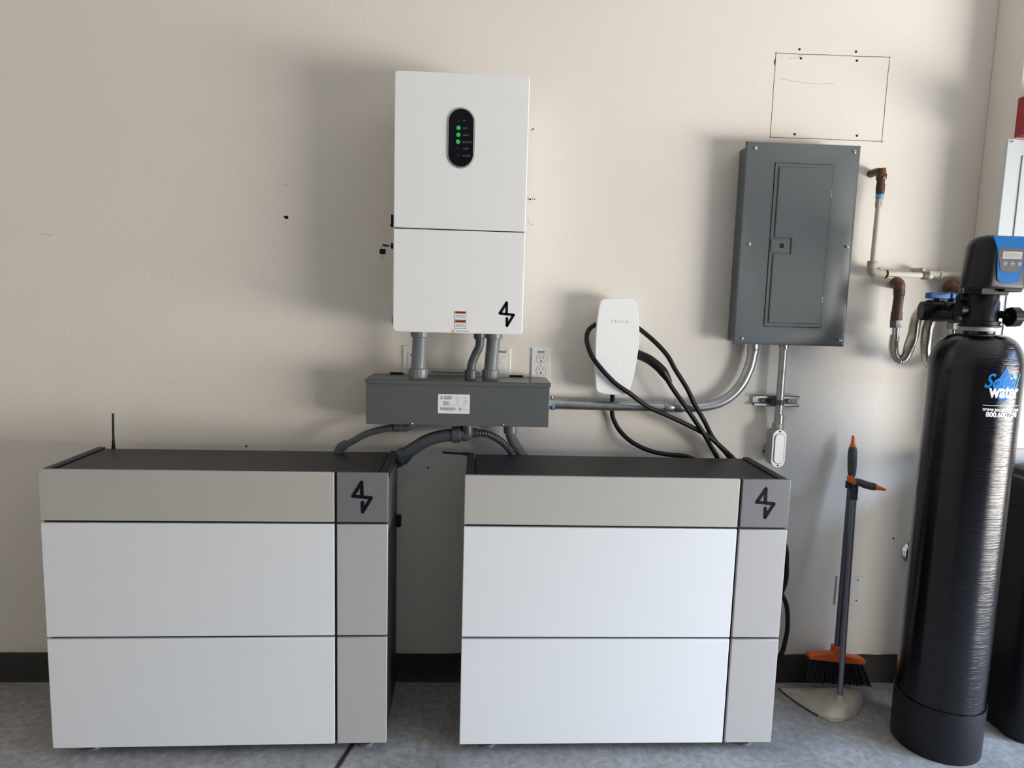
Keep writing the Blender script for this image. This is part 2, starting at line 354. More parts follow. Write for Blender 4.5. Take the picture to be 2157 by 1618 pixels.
# ------------------------------------------------------------------ battery cabinets
CW, CH, CD, CZ = 1.0028, .8673, .3177, .0324
def make_cabinet():
    t = thing('battery_cabinet', (0, 0, 0), '', 'battery cabinet')
    g = .0046
    bm = B(); box(bm, .004, CW-.004, .014, CD, CZ+.012, CZ+CH-.018); fin('body', bm, 'dark', t, bevel=.003)
    bm = B(); box(bm, .004, CW-.002, .0125, .022, CZ+.004, CZ+CH-.002); fin('front_frame', bm, 'dark', t, bevel=.001)
    sx = .8455*CW; zs = [CZ, CZ+.4085*CH, CZ+.822*CH, CZ+CH]
    def panel(nm, x0, x1, z0, z1, m):
        bm = B(); box(bm, x0, x1, 0, .012, z0, z1); return fin(nm, bm, m, t, bevel=.0022)
    panel('front_panel', 0, sx-g, zs[0], zs[1]-g, 'panelwhite'); panel('front_panel', 0, sx-g, zs[1]+g/2, zs[2]-g, 'panelwhite')
    tag(panel('upper_front_panel', 0, sx-g, zs[2]+g/2, zs[3], 'warm'), 'beige-grey upper front panel')
    tag(panel('side_front_panel', sx+g*.7, CW, zs[0], zs[1]-g, 'warm2'), 'light taupe narrow front panel'); tag(panel('side_front_panel', sx+g*.7, CW, zs[1]+g/2, zs[2]-g, 'warm2'), 'light taupe narrow front panel')
    lp = tag(panel('logo_panel', sx+g*.7, CW, zs[2]+g/2, zs[3], 'logo_panel'), 'mid grey square panel with a black line logo')
    logo(.094, .9235*CW, CZ+.915*CH, 0, lp)
    bm = B(); box(bm, .032, CW-.032, .026, CD-.004, CZ+CH-.02, CZ+CH-.006); fin('top_cover', bm, 'dark', t, bevel=.002)
    for x0, x1 in ((.003, .028), (CW-.028, CW-.003)):
        bm = B(); box(bm, x0, x1, .014, CD, CZ+CH-.02, CZ+CH-.001); fin('top_rail', bm, 'dark', t, bevel=.003)
    bm = B(); box(bm, .003, CW-.003, .0135, .023, CZ+CH-.02, CZ+CH-.003); fin('front_rail', bm, 'dark', t, bevel=.001)
    bm = B(); box(bm, CW-.0042, CW-.0034, .045, CD-.03, CZ+.775*CH, CZ+.965*CH); s = tag(fin('side_label', bm, 'sticker', t, bevel=.0003), 'pale grey printed label on the right side')
    bm = B()
    for k in range(15): bars(bm, 0, .2, CZ+.782*CH+k*.0105, 0, .003)
    for v in bm.verts: v.co = Vector((CW-.0034-v.co.y, .055+v.co.x, v.co.z))
    fin('label_print', bm, 'sprint', s, smooth=False)
    bm = B(); box(bm, CW-.004, CW+.012, CD-.02, CD-.004, CZ+.69*CH, CZ+.74*CH); fin('side_latch', bm, 'black', t, bevel=.003)
    for x, y in ((.09, .055), (CW-.07, .055), (.09, CD-.06), (CW-.07, CD-.06)):
        bm = B(); lathe(bm, (x, y, 0), [(.026, 0), (.026, .008), (.012, .011), (.007, .013), (.007, CZ+.02)], 24); fin('levelling_foot', bm, 'steel', t)
    return t
def copy_tree(o, parent=None):
    c = o.copy(); C.collection.objects.link(c); c.parent = parent
    if parent is not None: c.matrix_parent_inverse = o.matrix_parent_inverse
    for ch in list(o.children): copy_tree(ch, c)
    return c
cabA = make_cabinet(); cabB = copy_tree(cabA)
GB = 'battery cabinets against the wall'
XA, YA, RA = -1.2666, -.4392, .0209; XB, YB, RB = -.0348, -.4276, .005
cabA.location = (XA, YA, 0); cabA.rotation_euler.z = RA
cabB.location = (XB, YB, 0); cabB.rotation_euler.z = RB
tag(cabA, 'left battery cabinet on the floor, with a black antenna standing upright behind its top', 'battery cabinet', GB)
tag(cabB, 'right battery cabinet on the floor, under the wall charger, black cable hanging behind it', 'battery cabinet', GB)
def antenna(c, pts, x):
    bm = B(); P = [Vector(p) for p in pts]; tube(bm, P, [.0062, .0062, .0045, .0036, .0036], 14); o = fin('antenna', bm, 'black'); 
    o.parent = c; base = Vector(c.location); o.location = Matrix.Rotation(-c.rotation_euler.z, 3, 'Z') @ (o.location-base); return o
ya = -.112
a0 = at(239, 950, ya); a1 = at(238, 871, ya)
bm = B(); box(bm, a0.x-.012, a0.x+.012, ya-.012, ya+.008, a0.z-.05, a0.z-.012); br = fin('antenna_base', bm, 'black', bevel=.002); br.parent = cabA
br.location = Matrix.Rotation(-RA, 3, 'Z') @ (br.location-Vector((XA, YA, 0)))
antenna(cabA, [a0-Vector((0, 0, .03)), a0.lerp(a1, .05), a0.lerp(a1, .3), a0.lerp(a1, .33), a1], XA)
a0 = at(990, 957, -.13); a1 = at(932, 953, -.13)
antenna(cabB, [a0, a0.lerp(a1, .1), a0.lerp(a1, .3), a0.lerp(a1, .35), a1], XB)

# ------------------------------------------------------------------ inverter
IY = -.27
TL, TR, BR, BL = at(830, 147, IY), at(1117, 160, IY), at(1100, 706, IY), at(828, 698, IY)
ix0 = (TL.x+BL.x)/2; ix1 = (TR.x+BR.x)/2; iz1 = (TL.z+TR.z)/2; iz0 = (BL.z+BR.z)/2
izm = (at(830, 480, IY).z+at(1108, 489, IY).z)/2
t = thing('inverter', ((ix0+ix1)/2, 0, iz0), 'tall white wall-mounted inverter with green status lights and a black line logo', 'inverter')
bm = B(); box(bm, ix0+.006, ix1-.006, -.225, -.03, iz0+.01, iz1-.006); fin('housing', bm, 'white', t, bevel=.01)
bm = B(); box(bm, ix0+.06, ix1-.06, -.03, 0, iz0+.1, iz1-.06); fin('wall_bracket', bm, 'steel', t)
def cover(nm, z0, z1, top):
    r = .011
    poly = rrect(ix0, ix1, z0, z1, r)
    n = 7
    if top: poly = poly[:2*n]+[(ix0, z0), (ix1, z0)]
    else: poly = [(ix1, z1), (ix0, z1)]+poly[2*n:]
    bm = B(); prism(bm, poly, IY, -.22); return fin(nm, bm, 'white', t, bevel=.003)
uc = cover('upper_cover', izm+.0016, iz1, True); lc = cover('lower_cover', iz0, izm-.0016, False)
bm = B(); box(bm, ix0+.004, ix1-.004, IY+.008, -.225, izm-.004, izm+.004); fin('cover_seam', bm, 'slot', t)
# display
dc = at(971, 291, IY); dw = (at(1000, 291, IY).x-at(942, 291, IY).x)/2; dh = (at(971, 227, IY).z-at(971, 355, IY).z)/2
def cap(r_off): return rrect(dc.x-dw+r_off, dc.x+dw-r_off, dc.z-dh+r_off, dc.z+dh-r_off, dw-r_off-.0001, 14)
bm = B(); prism(bm, cap(0), IY-.0015, IY); d0 = fin('display_bezel', bm, 'ringd', t, bevel=.0005)
bm = B(); prism(bm, cap(.0012), IY-.0030, IY-.0012); fin('bezel_ring', bm, 'silver', d0, bevel=.0006)
bm = B(); prism(bm, cap(.0042), IY-.0036, IY-.0026); dsp = fin('display', bm, 'glassblk', t)
yy = IY-.0037
for s, px, py, on in (('PV', 966, 255, 0), ('BAT', 966, 270, 1), ('GRID', 965.6, 284.5, 1), ('BACKUP', 965, 299, 1), ('COM', 965, 313, 0), ('ALARM', 964.6, 327.5, 0)):
    p = at(px, py, IY)
    bm = B(); r = .0062
    if on:
        prism(bm, disc(p.x, p.z, r), yy-.0004, yy+.0003); o = fin('status_light', bm, 'green', dsp, smooth=False)
        tag(o, 'lit green status light')
    else:
        prism(bm, disc(p.x, p.z, r*.9), yy-.0003, yy+.0003); o = fin('status_icon', bm, 'dim', dsp, smooth=False)
    text('icon_caption', s, .0075, (at(px+9.5, py+1, IY).x, yy, p.z-.0008), 'txt', dsp, align='LEFT')
for px, py, k in ((966, 270, 0), (965.6, 284.5, 1), (965, 299, 2)):
    p = at(px, py, IY); bm = B(); ring(bm, p.x, p.z, .0040, .0048, yy-.0008, yy-.0003)
    if k == 0: stroke(bm, [(p.x-.0018, p.z-.0025), (p.x+.0018, p.z-.0025), (p.x+.0018, p.z+.0022), (p.x-.0018, p.z+.0022), (p.x-.0018, p.z-.0025)], .0004, yy-.0008, yy-.0003)
    if k == 1: stroke(bm, [(p.x-.0018, p.z-.003), (p.x, p.z+.003), (p.x+.0018, p.z-.003)], .0005, yy-.0008, yy-.0003)
    if k == 2: stroke(bm, [(p.x-.002, p.z-.002), (p.x-.002, p.z+.001), (p.x, p.z-.0002), (p.x+.002, p.z+.001), (p.x+.002, p.z-.002)], .0005, yy-.0008, yy-.0003)
    fin('icon', bm, 'greenk', dsp, smooth=False)
lcn = at(1067.5, 662, IY)
logo(.075, lcn.x, lcn.z, IY, lc)
# warning stickers
def rect_px(bm, x0, y0, x1, y1, Y, th=.0004):
    a = at(x0, y0, Y); b = at(x1, y1, Y); box(bm, a.x, b.x, Y-th, Y+.0002, b.z, a.z)
for k, (a, b) in enumerate(((655, 674), (674, 692))):
    bm = B(); rect_px(bm, 957, a+.5, 981.5, b+.8, IY, .0003); s = fin('warning_sticker', bm, 'slot', lc, smooth=False)
    bm = B(); rect_px(bm, 957.5, a+5.5, 981, b, IY, .0006); fin('sticker_paper', bm, 'label', s, smooth=False)
    bm = B(); rect_px(bm, 957.5, a+1, 981, a+6, IY, .0006); tag(fin('sticker_header', bm, 'orange', s, smooth=False), 'orange warning header strip')
    p = at(970.5, a+3.6, IY); text('sticker_lettering', 'WARNING', .0058, (p.x, IY-.0007, p.z), 'slot', s, bold=.0001)
    bm = B()
    for q in (9.8, 12.6):
        p0 = at(961, a+q, IY); p1 = at(978 if q < 11 else 980, a+q, IY); bars(bm, p0.x-(.003 if q > 11 else 0), p1.x, p0.z, IY-.0006, .0018)
    fin('sticker_print', bm, 'ink', s, smooth=False)
bm = B(); rect_px(bm, 948, 692.5, 990, 701.5, IY, .0003); s = fin('caution_sticker', bm, 'label', lc, smooth=False)
bm = B(); prism(bm, [wp for wp in ((at(949, 700.5, IY).x, at(949, 700.5, IY).z), (at(959, 700.8, IY).x, at(959, 700.8, IY).z), (at(954, 692.5, IY).x, at(954, 692.5, IY).z))], IY-.0006, IY); tri = fin('caution_triangle', bm, 'yellow', s, smooth=False)
p = at(954, 698, IY); bm = B(); box(bm, p.x-.0005, p.x+.0005, IY-.0008, IY-.0005, p.z-.002, p.z+.0035); fin('triangle_mark', bm, 'slot', tri, smooth=False)
bm = B(); p0 = at(961, 697.5, IY); p1 = at(988, 698, IY); bars(bm, p0.x, p1.x, p0.z, IY-.0004, .0015); fin('sticker_print', bm, 'ink', s, smooth=False)
# side hardware: hasp, lock and hanging keys, rotary switch
ys = -.20
p = at(826, 453, ys); q = at(830, 477, ys)
bm = B(); box(bm, p.x-.002, ix0+.008, ys-.012, ys+.012, q.z, p.z); box(bm, p.x-.004, ix0+.008, ys-.014, ys+.014, q.z-.002, q.z+.006); fin('side_latch', bm, 'black', t, bevel=.001)
p = at(826, 518, ys)
bm = B(); tube(bm, [(ix0+.01, ys, p.z), (p.x-.003, ys, p.z)], .009, 20); fin('key_lock', bm, 'black', t)
bm = B(); a = at(806, 516, ys); b = at(819, 518, ys); tube(bm, [b, a], .0032, 10); tube(bm, [at(826, 518, ys), b], .0012, 8)
key = fin('key', bm, 'black', t, bevel=0)
bm = B(); c = at(806, 530, ys)
for v in tube(B(), [c, c], .01).verts: pass
poly = rrect(c.x-.0095, c.x+.0095, c.z-.0085, c.z+.0085, .003); prism(bm, poly, ys-.003, ys+.003)
kb = fin('key_fob', bm, 'black', t, bevel=.001)
bm = B(); tube(bm, [at(804, 518, ys), at(803, 524, ys)], .0007, 6); tube(bm, [at(809, 518, ys), at(810, 524, ys)], .0007, 6); tube(bm, [c-Vector((0, 0, .008)), at(804.5, 547, ys)], .0013, 8); tag(fin('key_blade', bm, 'steel', t), 'small steel key blade and ring')
bm = B(); p = at(827, 674, ys); tube(bm, [(ix0+.01, ys, p.z), (p.x-.001, ys, p.z)], .013, 20); fin('side_plug', bm, 'steeld', t)

# ------------------------------------------------------------------ wiring gutter below it
GY = -.175
gx0 = at(771, 850, GY).x; gx1 = at(1157, 850, GY).x; gz1 = (at(770, 799, GY).z+at(1159, 806, GY).z)/2; gz0 = (at(773, 893, GY).z+at(1155, 901, GY).z)/2
t = thing('wiring_gutter', ((gx0+gx1)/2, 0, gz0), 'long dark grey metal wiring trough mounted under the white inverter', 'junction box')
bm = B(); box(bm, gx0, gx1, GY, 0, gz0, gz1-.003); fin('trough', bm, 'gutter', t, bevel=.0015)
bm = B(); box(bm, gx0-.003, gx1+.003, GY-.005, 0, gz1-.002, gz1); box(bm, gx0-.003, gx1+.003, GY-.005, GY-.003, gz1-.014, gz1); fin('lid', bm, 'gutter', t, bevel=.0008)
for a, b in ((822, 850), (1074, 1102)):
    p = at(a, 786, -.008); q = at(b, 786, -.008); bm = B(); box(bm, p.x, q.x, -.012, -.001, gz1-.002, gz1+.006); fin('mounting_tab', bm, 'slot', t)
bm = B(); p = at(923, 830, GY); q = at(989, 872, GY); prism(bm, rrect(p.x, q.x, q.z, p.z, .003), GY-.0006, GY+.0002); lb = tag(fin('rating_label', bm, 'label', t, smooth=False), 'white printed rating label')
W_, H_ = q.x-p.x, p.z-q.z
LX = lambda u: p.x+u*W_
LZ = lambda v: p.z-v*H_
bm = B(); y = GY-.0006
ring(bm, LX(.11), LZ(.19), .0042, .0052, y-.0003, y); stroke(bm, [(LX(.09), LZ(.25)), (LX(.11), LZ(.14)), (LX(.13), LZ(.25))], .0006, y-.0003, y)
for u0, u1, v, h in ((.19, .44, .14, .0035), (.19, .42, .23, .0035), (.16, .35, .395, .0028), (.16, .35, .46, .0018), (.16, .35, .52, .0028),
                     (.14, .82, .59, .0008), (.07, .55, .69, .0016), (.07, .56, .735, .0016), (.07, .5, .775, .0014), (.07, .56, .81, .0016), (.2, .45, .86, .0012)): bars(bm, LX(u0), LX(u1), LZ(v), y, h, .0008)
ring(bm, LX(.70), LZ(.74), .0032, .0045, y-.0003, y); stroke(bm, [(LX(.69), LZ(.77)), (LX(.705), LZ(.71))], .0008, y-.0003, y); bars(bm, LX(.655), LX(.74), LZ(.84), y, .0016)
fin('label_print', bm, 'ink', lb, smooth=False)
bm = B()
for u0, u1, v, h in ((.56, .67, .15, .0012), (.55, .68, .20, .0012), (.8, .9, .15, .0016), (.74, .9, .2, .0012)): bars(bm, LX(u0), LX(u1), LZ(v), y, h, .0006)
for k in range(6): bars(bm, LX(.59), LX(.65), LZ(.26+.05*k), y, .0012); bars(bm, LX(.80), LX(.92), LZ(.29+.045*k), y, .0014)
for k in range(3): bars(bm, LX(.80), LX(.93), LZ(.7+.07*k), y, .0014)
fin('label_fine_print', bm, 'inkl', lb, smooth=False)
for px, py in ((868, 892), (1060, 895)): screw(at(px, py, GY), .0034, t)
screw(at(856, 892, GY), .0022, t)

# flexible conduits from the inverter down into the gutter
def conn(bm, a, b, r, lob=16):
    a, b = Vector(a), Vector(b); d = (b-a)
    tube(bm, [a, a+d*.08, a+d*.1, a+d*.9, a+d*.92, b], [r*.9, r, r, r, r*.9, r*.86], 64, lobes=lob, ld=.022)
def vconduit(px_t, px_b, wpx, Y, label, m, pt=None, pb=None, mid=None, cw=1.3):
    top = at(px_t, 712, Y); top.z = iz0+.012; bot = at(px_b, 796, Y); bot.z = gz1
    r = wpx/2*(DIST+Y)/FPX
    t = thing('flexible_conduit', bot, label, 'conduit', 'conduits between inverter and gutter')
    h1 = .036; h2 = .036
    if mid is None: mid = []
    ribbed(bm := B(), [top-Vector((0, 0, h1-.01))]+mid+[bot+Vector((0, 0, h2-.01))], r, .006, .012); fin('tube', bm, m, t)
    bm = B(); conn(bm, top, top-Vector((0, 0, h1)), r*cw); fin('connector', bm, m, t)
    bm = B(); conn(bm, bot+Vector((0, 0, .004)), bot+Vector((0, 0, h2)), r*cw); fin('connector', bm, m, t)
    bm = B(); tube(bm, [bot, bot+Vector((0, 0, .006))], r*cw*1.03, 8); fin('locknut', bm, m, t)
vconduit(885, 881, 31, -.13, 'thick grey flexible conduit at the left, dropping from the inverter into the grey trough', 'flex')
vconduit(1040, 1033, 29, -.11, 'straight grey flexible conduit at the right, beside the thin bent one', 'flex', cw=1.25)
p1 = at(1009, 735, -.14); p2 = at(995, 762, -.14)
vconduit(1010, 991, 18, -.14, 'thin dark grey conduit with an S bend between the two thick ones', 'flexd', mid=[at(1010, 728, -.14), at(1001, 748, -.14), at(994, 766, -.14)], cw=1.38)
# thin bare tube on the wall behind them
bm = B(); tube(bm, [at(908, 781, -.02), at(1012, 785, -.02)], .0055, 14); tag(fin('metal_rod', bm, 'alu'), 'thin pale horizontal rod on the wall just above the grey trough', 'rod')

# ------------------------------------------------------------------ conduits under the gutter
def elbow_thing(label, Y, tubepx, r, c1, c2, m, pitch=.008, amp=.02, Ys=None, nm='flexible_conduit', r2=None):
    pts = [at(x, y, (Ys[i] if Ys else Y)) for i, (x, y) in enumerate(tubepx)]
    t = thing(nm, pts[0], label, 'conduit', 'conduits below the grey trough')
    bm = B(); ribbed(bm, pts, r, pitch, amp); fin('tube', bm, m, t)
    for c, k in ((c1, 1.3), (c2, 1.3)):
        if c:
            bm = B(); P = [at(*q) for q in c]; conn(bm, P[0], P[1], r*k); fin('connector', bm, m, t)
    return t, pts
Yc = -.13
t, _ = elbow_thing('thin dark conduit curving from the trough down to the left battery cabinet top', Yc, [(722, 940), (742, 930), (772, 914), (805, 905), (835, 900)], .0115,
    ((714, 944, Yc), (731, 934, Yc)), ((829, 901, Yc), (846, 900, Yc)), 'flexd', .007, .01)
bm = B(); tube(bm, spline([at(845, 901, Yc), at(856, 901, Yc), at(864, 897, Yc), at(868, 888, Yc)], 5), .013, 18); fin('elbow', bm, 'flexd', t)
bm = B(); p = at(722, 940, Yc); tube(bm, spline([at(727, 938, Yc), at(718, 944, Yc), at(713, 952, Yc), at(712, 962, Yc)], 6), .0155, 18); fin('elbow', bm, 'flexd', t)
t, _ = elbow_thing('thick grey conduit arching from the left cabinet side up to the trough', Yc, [(852, 958), (872, 944), (900, 928), (930, 919), (958, 916)], .0215,
    None, ((952, 916, Yc), (971, 915, Yc)), 'flexd', .007, .008)
cc = Vector((XA+CW*math.cos(RA), 0, 0))
bm = B(); conn(bm, at(842, 968, Yc), at(856, 953, Yc), .0285); fin('connector', bm, 'flexd', t)
bm = B(); a = at(848, 962, Yc); tube(bm, [Vector((cc.x-.01, Yc-.01, a.z-.014)), at(838, 972, Yc), a], [.024, .024, .022], 20); fin('elbow', bm, 'flexd', t)
bm = B(); tube(bm, spline([at(969, 915, Yc), at(982, 918, Yc), at(985, 908, Yc), at(983, 893, Yc)], 5), .019, 18); fin('elbow', bm, 'flexd', t)
t, _ = elbow_thing('dark ribbed conduit curving right from the trough behind the right cabinet', -.10, [(1000, 912), (1025, 914), (1050, 926), (1070, 944), (1082, 962), (1092, 985)], .0125,
    ((984, 911, -.1), (1007, 912, -.1)), None, 'flexd', .009, .07)
bm = B(); tube(bm, spline([at(992, 911, -.1), at(982, 910, -.1), at(977, 902, -.1), at(976, 890, -.1)], 5), .0165, 18); fin('elbow', bm, 'flexd', t)
t, _ = elbow_thing('grey ribbed conduit dropping from the right end of the trough behind the cabinet', -.07, [(1073, 906), (1078, 922), (1086, 938), (1096, 952), (1112, 975)], .0185,
    ((1075, 896, -.07), (1075, 913, -.07)), None, 'flex', .009, .06)

# ------------------------------------------------------------------ wall plates
def plate(name, x0, y0, x1, h, label, cat, group=None):
    a = at(x0, y0, 0); b = at(x1, y0, 0); z1 = (a.z+b.z)/2; z0 = z1-h
    t = thing(name, ((a.x+b.x)/2, 0, z0), label, cat, group)
    bm = B(); prism(bm, rrect(a.x, b.x, z0, z1, .003), -.006, 0); fin('cover_plate', bm, 'plate', t, bevel=.0025)
    return t, (a.x+b.x)/2, (z0+z1)/2, a.x, b.x, z1
t, cx, cz, xa, xb, zt = plate('wall_outlet', 1120, 733, 1161, .12, 'white duplex wall outlet with a small blue sticker, right of the conduits', 'outlet')
for dz in (.021, -.021):
    bm = B(); pr = [(x, z) for x, z in disc(cx, cz+dz, .0175, 32)]; pr = [(x, max(cz+dz-.0135, min(cz+dz+.0135, z))) for x, z in pr]
    prism(bm, pr, -.0075, -.004); s = fin('socket', bm, 'plate', t, bevel=.0006)
    bm = B(); ring(bm, cx, cz+dz, .0172, .0182, -.0068, -.005)
    for v in bm.verts: v.co.z = max(cz+dz-.0142, min(cz+dz+.0142, v.co.z))
    bm.free()
    bm = B(); box(bm, cx-.0075, cx-.0058, -.0078, -.007, cz+dz-.001, cz+dz+.009); box(bm, cx+.0055, cx+.0075, -.0078, -.007, cz+dz, cz+dz+.009)
    prism(bm, disc(cx, cz+dz-.0075, .003, 12), -.0078, -.007); fin('slots', bm, 'slot', s, smooth=False)
    bm = B(); pr2 = [(cx+(x-cx)*1.06, cz+dz+(z-cz-dz)*1.08) for x, z in pr]; prism(bm, pr2, -.0062, -.0055); fin('socket_gap', bm, 'ink', s, smooth=False)
screw((cx, -.006, cz), .0022, t)
bm = B(); p = at(1133, 739, -.006); q = at(1147, 744, -.006); box(bm, p.x, q.x, -.0064, -.006, q.z, p.z); tag(fin('sticker', bm, 'bluelab', t, smooth=False), 'small blue sticker')
t, cx, cz, xa, xb, zt = plate('switch_plate', 1034, 733, 1077, .12, 'white switch plate marked in handwriting, half hidden behind the right-hand conduits', 'wall plate')
bm = B(); box(bm, cx-.016, cx+.0185, -.0082, -.005, cz-.034, cz+.031); s = fin('device', bm, 'plate', t, bevel=.001)
bm = B(); box(bm, cx-.0168, cx+.0193, -.0066, -.005, cz-.0348, cz+.0318); fin('device_gap', bm, 'inkl', t, smooth=False)
p = at(1057, 763, 0); bm = B(); box(bm, p.x-.007, p.x+.007, -.0095, -.008, p.z-.004, p.z+.004); fin('button', bm, 'white', s, bevel=.001)
text('handwriting', 'GARAGE', .0125, (at(1054.5, 741, 0).x, -.0062, at(1060, 741, 0).z), 'slot', t, shear=.3, space=1.0, sx=.85)
t, cx, cz, xa, xb, zt = plate('switch_plate', 849, 728, 891, .12, 'white switch plate left of the thick conduit, behind the trough', 'wall plate')
bm = B(); box(bm, cx-.0168, cx+.0168, -.0082, -.005, cz-.034, cz+.034); s = fin('rocker', bm, 'plate', t, bevel=.001)
bm = B(); box(bm, cx-.0176, cx+.0176, -.0066, -.005, cz-.0348, cz+.0348); fin('rocker_gap', bm, 'inkl', t, smooth=False)
p = at(866, 747, 0); bm = B(); box(bm, p.x-.0012, p.x+.0012, -.0086, -.008, p.z-.004, p.z+.004); fin('indicator', bm, 'slot', s, smooth=False)
a = at(1762, 1213, 0); b = at(1822, 1274, 0)
t = thing('blank_plate', ((a.x+b.x)/2, 0, b.z), 'blank wall-coloured cover plate low on the wall behind the broom poles', 'wall plate')
M['plate2'] = mat('painted_plate', (.70, .68, .65), .5)
bm = B(); box(bm, a.x, b.x, -.006, 0, b.z, a.z); fin('cover_plate', bm, 'plate2', t, bevel=.002)
for px, py in ((1807, 1222), (1804, 1265)): screw(at(px, py, -.006), .0022, t, m='steeld')

# ------------------------------------------------------------------ wall charger
EY = -.105
L_ = [(1291, 832.5), (1276, 831), (1264, 828.5), (1257.5, 825), (1255.4, 818), (1253.8, 780), (1253.6, 745), (1255, 710), (1258.5, 672), (1262.5, 645), (1266, 634), (1272, 630), (1285, 628.5), (1300, 628),
      (1318, 628.5), (1330, 630), (1336.5, 633.5), (1340, 641), (1344.5, 662), (1347, 690), (1347.3, 711), (1345.5, 735), (1341, 765), (1335, 795), (1327.5, 820), (1322, 828), (1313.5, 831.5), (1302, 832.6)]
O = [at(x, y, EY) for x, y in L_]; O = spline(O+[O[0]], 4)[:-1]; cen = sum(O, Vector())/len(O)
t = thing('wall_charger', (cen.x, 0, cen.z-.17), 'white rounded car charger on the wall with its black cable looped around it', 'car charger')
bm = B(); layers = []
for Y, s in ((0, .86), (-.05, .93), (-.085, .985), (-.097, 1.0), (-.1025, .992), (-.105, .965)):
    layers.append([bm.verts.new((cen.x+(p.x-cen.x)*s, Y, cen.z+(p.z-cen.z)*(1-(1-s)*.55))) for p in O])
for a, b in zip(layers, layers[1:]):
    for k in range(len(O)): bm.faces.new((a[k], a[(k+1) % len(O)], b[(k+1) % len(O)], b[k]))
bm.faces.new(layers[0]); bm.faces.new(layers[-1])
fin('housing', bm, 'evwhite', t)
p = at(1305, 677.5, EY); text('lettering', 'TESLA', .0125, (p.x, EY-.0001, p.z), 'evtxt', t, space=1.75, sx=1.12)
p = at(1299, 763, EY); bm = B(); prism(bm, rrect(p.x-.0011, p.x+.0011, p.z-.009, p.z+.009, .001), EY-.0008, EY); tag(fin('status_light', bm, 'greenl', t, smooth=False), 'small green vertical status light')
# cable
t = thing('charging_cable', at(1290, 832, -.05), 'black charging cable looped round the white charger, drooping behind the right cabinet', 'cable')
r = .0082
def cab(pts, r=r, nm='cable_run', seg=16):
    bm = B(); tube(bm, spline(pts, 10), r, seg); return fin(nm, bm, 'rubber', t)
yb = -.052
A = [at(1290, 826, -.06)]+[at(x, y, Y) for x, y, Y in ((1290, 845, -.045), (1289, 866, -.025), (1293, 885, -.02), (1306, 908, -.03), (1332, 932, -.05), (1370, 950, -.055), (1410, 958, -.055), (1450, 963, -.055), (1490, 985, yb), (1540, 1030, yb), (1600, 1080, yb))]
A += [at(1650, 1140, yb), at(1657, 1190, yb), at(1650, 1240, yb), at(1610, 1300, yb), at(1540, 1330, yb), at(1460, 1300, yb)]
cab(A)
Bp = [at(x, y, Y) for x, y, Y in ((1275, 678, -.03), (1259, 682, -.05), (1243, 692, -.06), (1236, 708, -.075), (1239, 731, -.10), (1254, 761, -.118), (1291, 803, -.122), (1328, 830, -.118), (1365, 857, -.10), (1403, 874, -.09), (1452, 897, -.08), (1489, 917, -.075), (1508, 932, -.07), (1526, 948, -.06), (1545, 966, yb), (1575, 1000, yb), (1610, 1080, yb), (1620, 1160, yb), (1600, 1260, yb))]
cab(Bp)
Dp = [at(x, y, Y) for x, y, Y in ((1330, 684, -.04), (1348, 694, -.065), (1378, 719, -.075), (1405, 748, -.08), (1422, 778, -.085), (1447, 818, -.085), (1462, 850, -.085), (1482, 884, -.08), (1499, 918, -.055), (1514, 938, -.045), (1530, 956, -.035), (1550, 985, -.035), (1600, 1060, -.035), (1625, 1150, -.035), (1600, 1240, -.035))]
cab(Dp)
Hp = [at(x, y, Y) for x, y, Y in ((1400, 790, -.09), (1409, 806, -.09), (1420, 823, -.09), (1437, 847, -.09), (1459, 879, -.088), (1484, 916, -.085), (1496, 938, -.06), (1509, 961, yb), (1530, 1010, yb), (1570, 1100, yb), (1610, 1200, yb), (1652, 1262, yb), (1659, 1310, yb), (1654, 1350, yb), (1641, 1384, yb), (1600, 1410, yb), (1540, 1420, yb))]
cab(Hp)
hp = [at(x, y, Y) for x, y, Y in ((1332, 742, -.045), (1344, 747, -.06), (1368, 758, -.08), (1390, 776, -.09), (1402, 791, -.09), (1411, 806, -.09))]
sp_ = spline(hp, 8); bm = B(); n = len(sp_)
tube(bm, sp_, [(.0165 if i/n < .7 else .0165-(i/n-.7)/.3*.0075) for i in range(n)], 24); fin('handle', bm, 'black', t)

# ------------------------------------------------------------------ steel conduit from gutter to panel
SY = -.045
sr = .0183
pts = [(1160, 851), (1230, 853), (1330, 855.5), (1430, 857), (1470, 857.5), (1500, 853), (1525, 843.5), (1546, 828), (1563, 807), (1575, 783), (1582, 762), (1586, 742)]
P = [at(x, y, SY) for x, y in pts]
t = thing('steel_conduit', P[0], 'thick galvanised steel conduit running right from the trough and bending up into the grey panel', 'conduit')
bm = B(); tube(bm, spline(P, 10), sr, 32); fin('tube', bm, 'steel', t)
for x0, x1 in ((1397, 1417.5), (1419, 1439)):
    bm = B(); a, b = at(x0, 856.5, SY), at(x1, 857, SY); d = b-a
    tube(bm, [a, a+d*.1, a+d*.92, b], [sr*1.05, sr*1.14, sr*1.14, sr*1.05], 32); cpl = fin('coupling', bm, 'steel', t)
for x in (1402, 1407, 1422):
    bm = B(); a = at(x, 843, SY); tube(bm, [a-Vector((0, 0, .004)), a+Vector((0, 0, .006))], .0032, 12); fin('set_screw', bm, 'steel', t)
bm = B(); a = at(1172, 851, SY); tube(bm, [Vector((gx1, SY, a.z)), Vector((gx1+.006, SY, a.z)), a], [sr*1.3, sr*1.15, sr*1.1], 32); fin('connector', bm, 'steel', t)
bm = B(); c = at(1164, 852, SY); tube(bm, [c-Vector((.003, 0, 0)), c+Vector((.006, 0, 0))], sr*1.17, 32); tag(fin('connector_band', bm, 'bluelab', t), 'blue band')
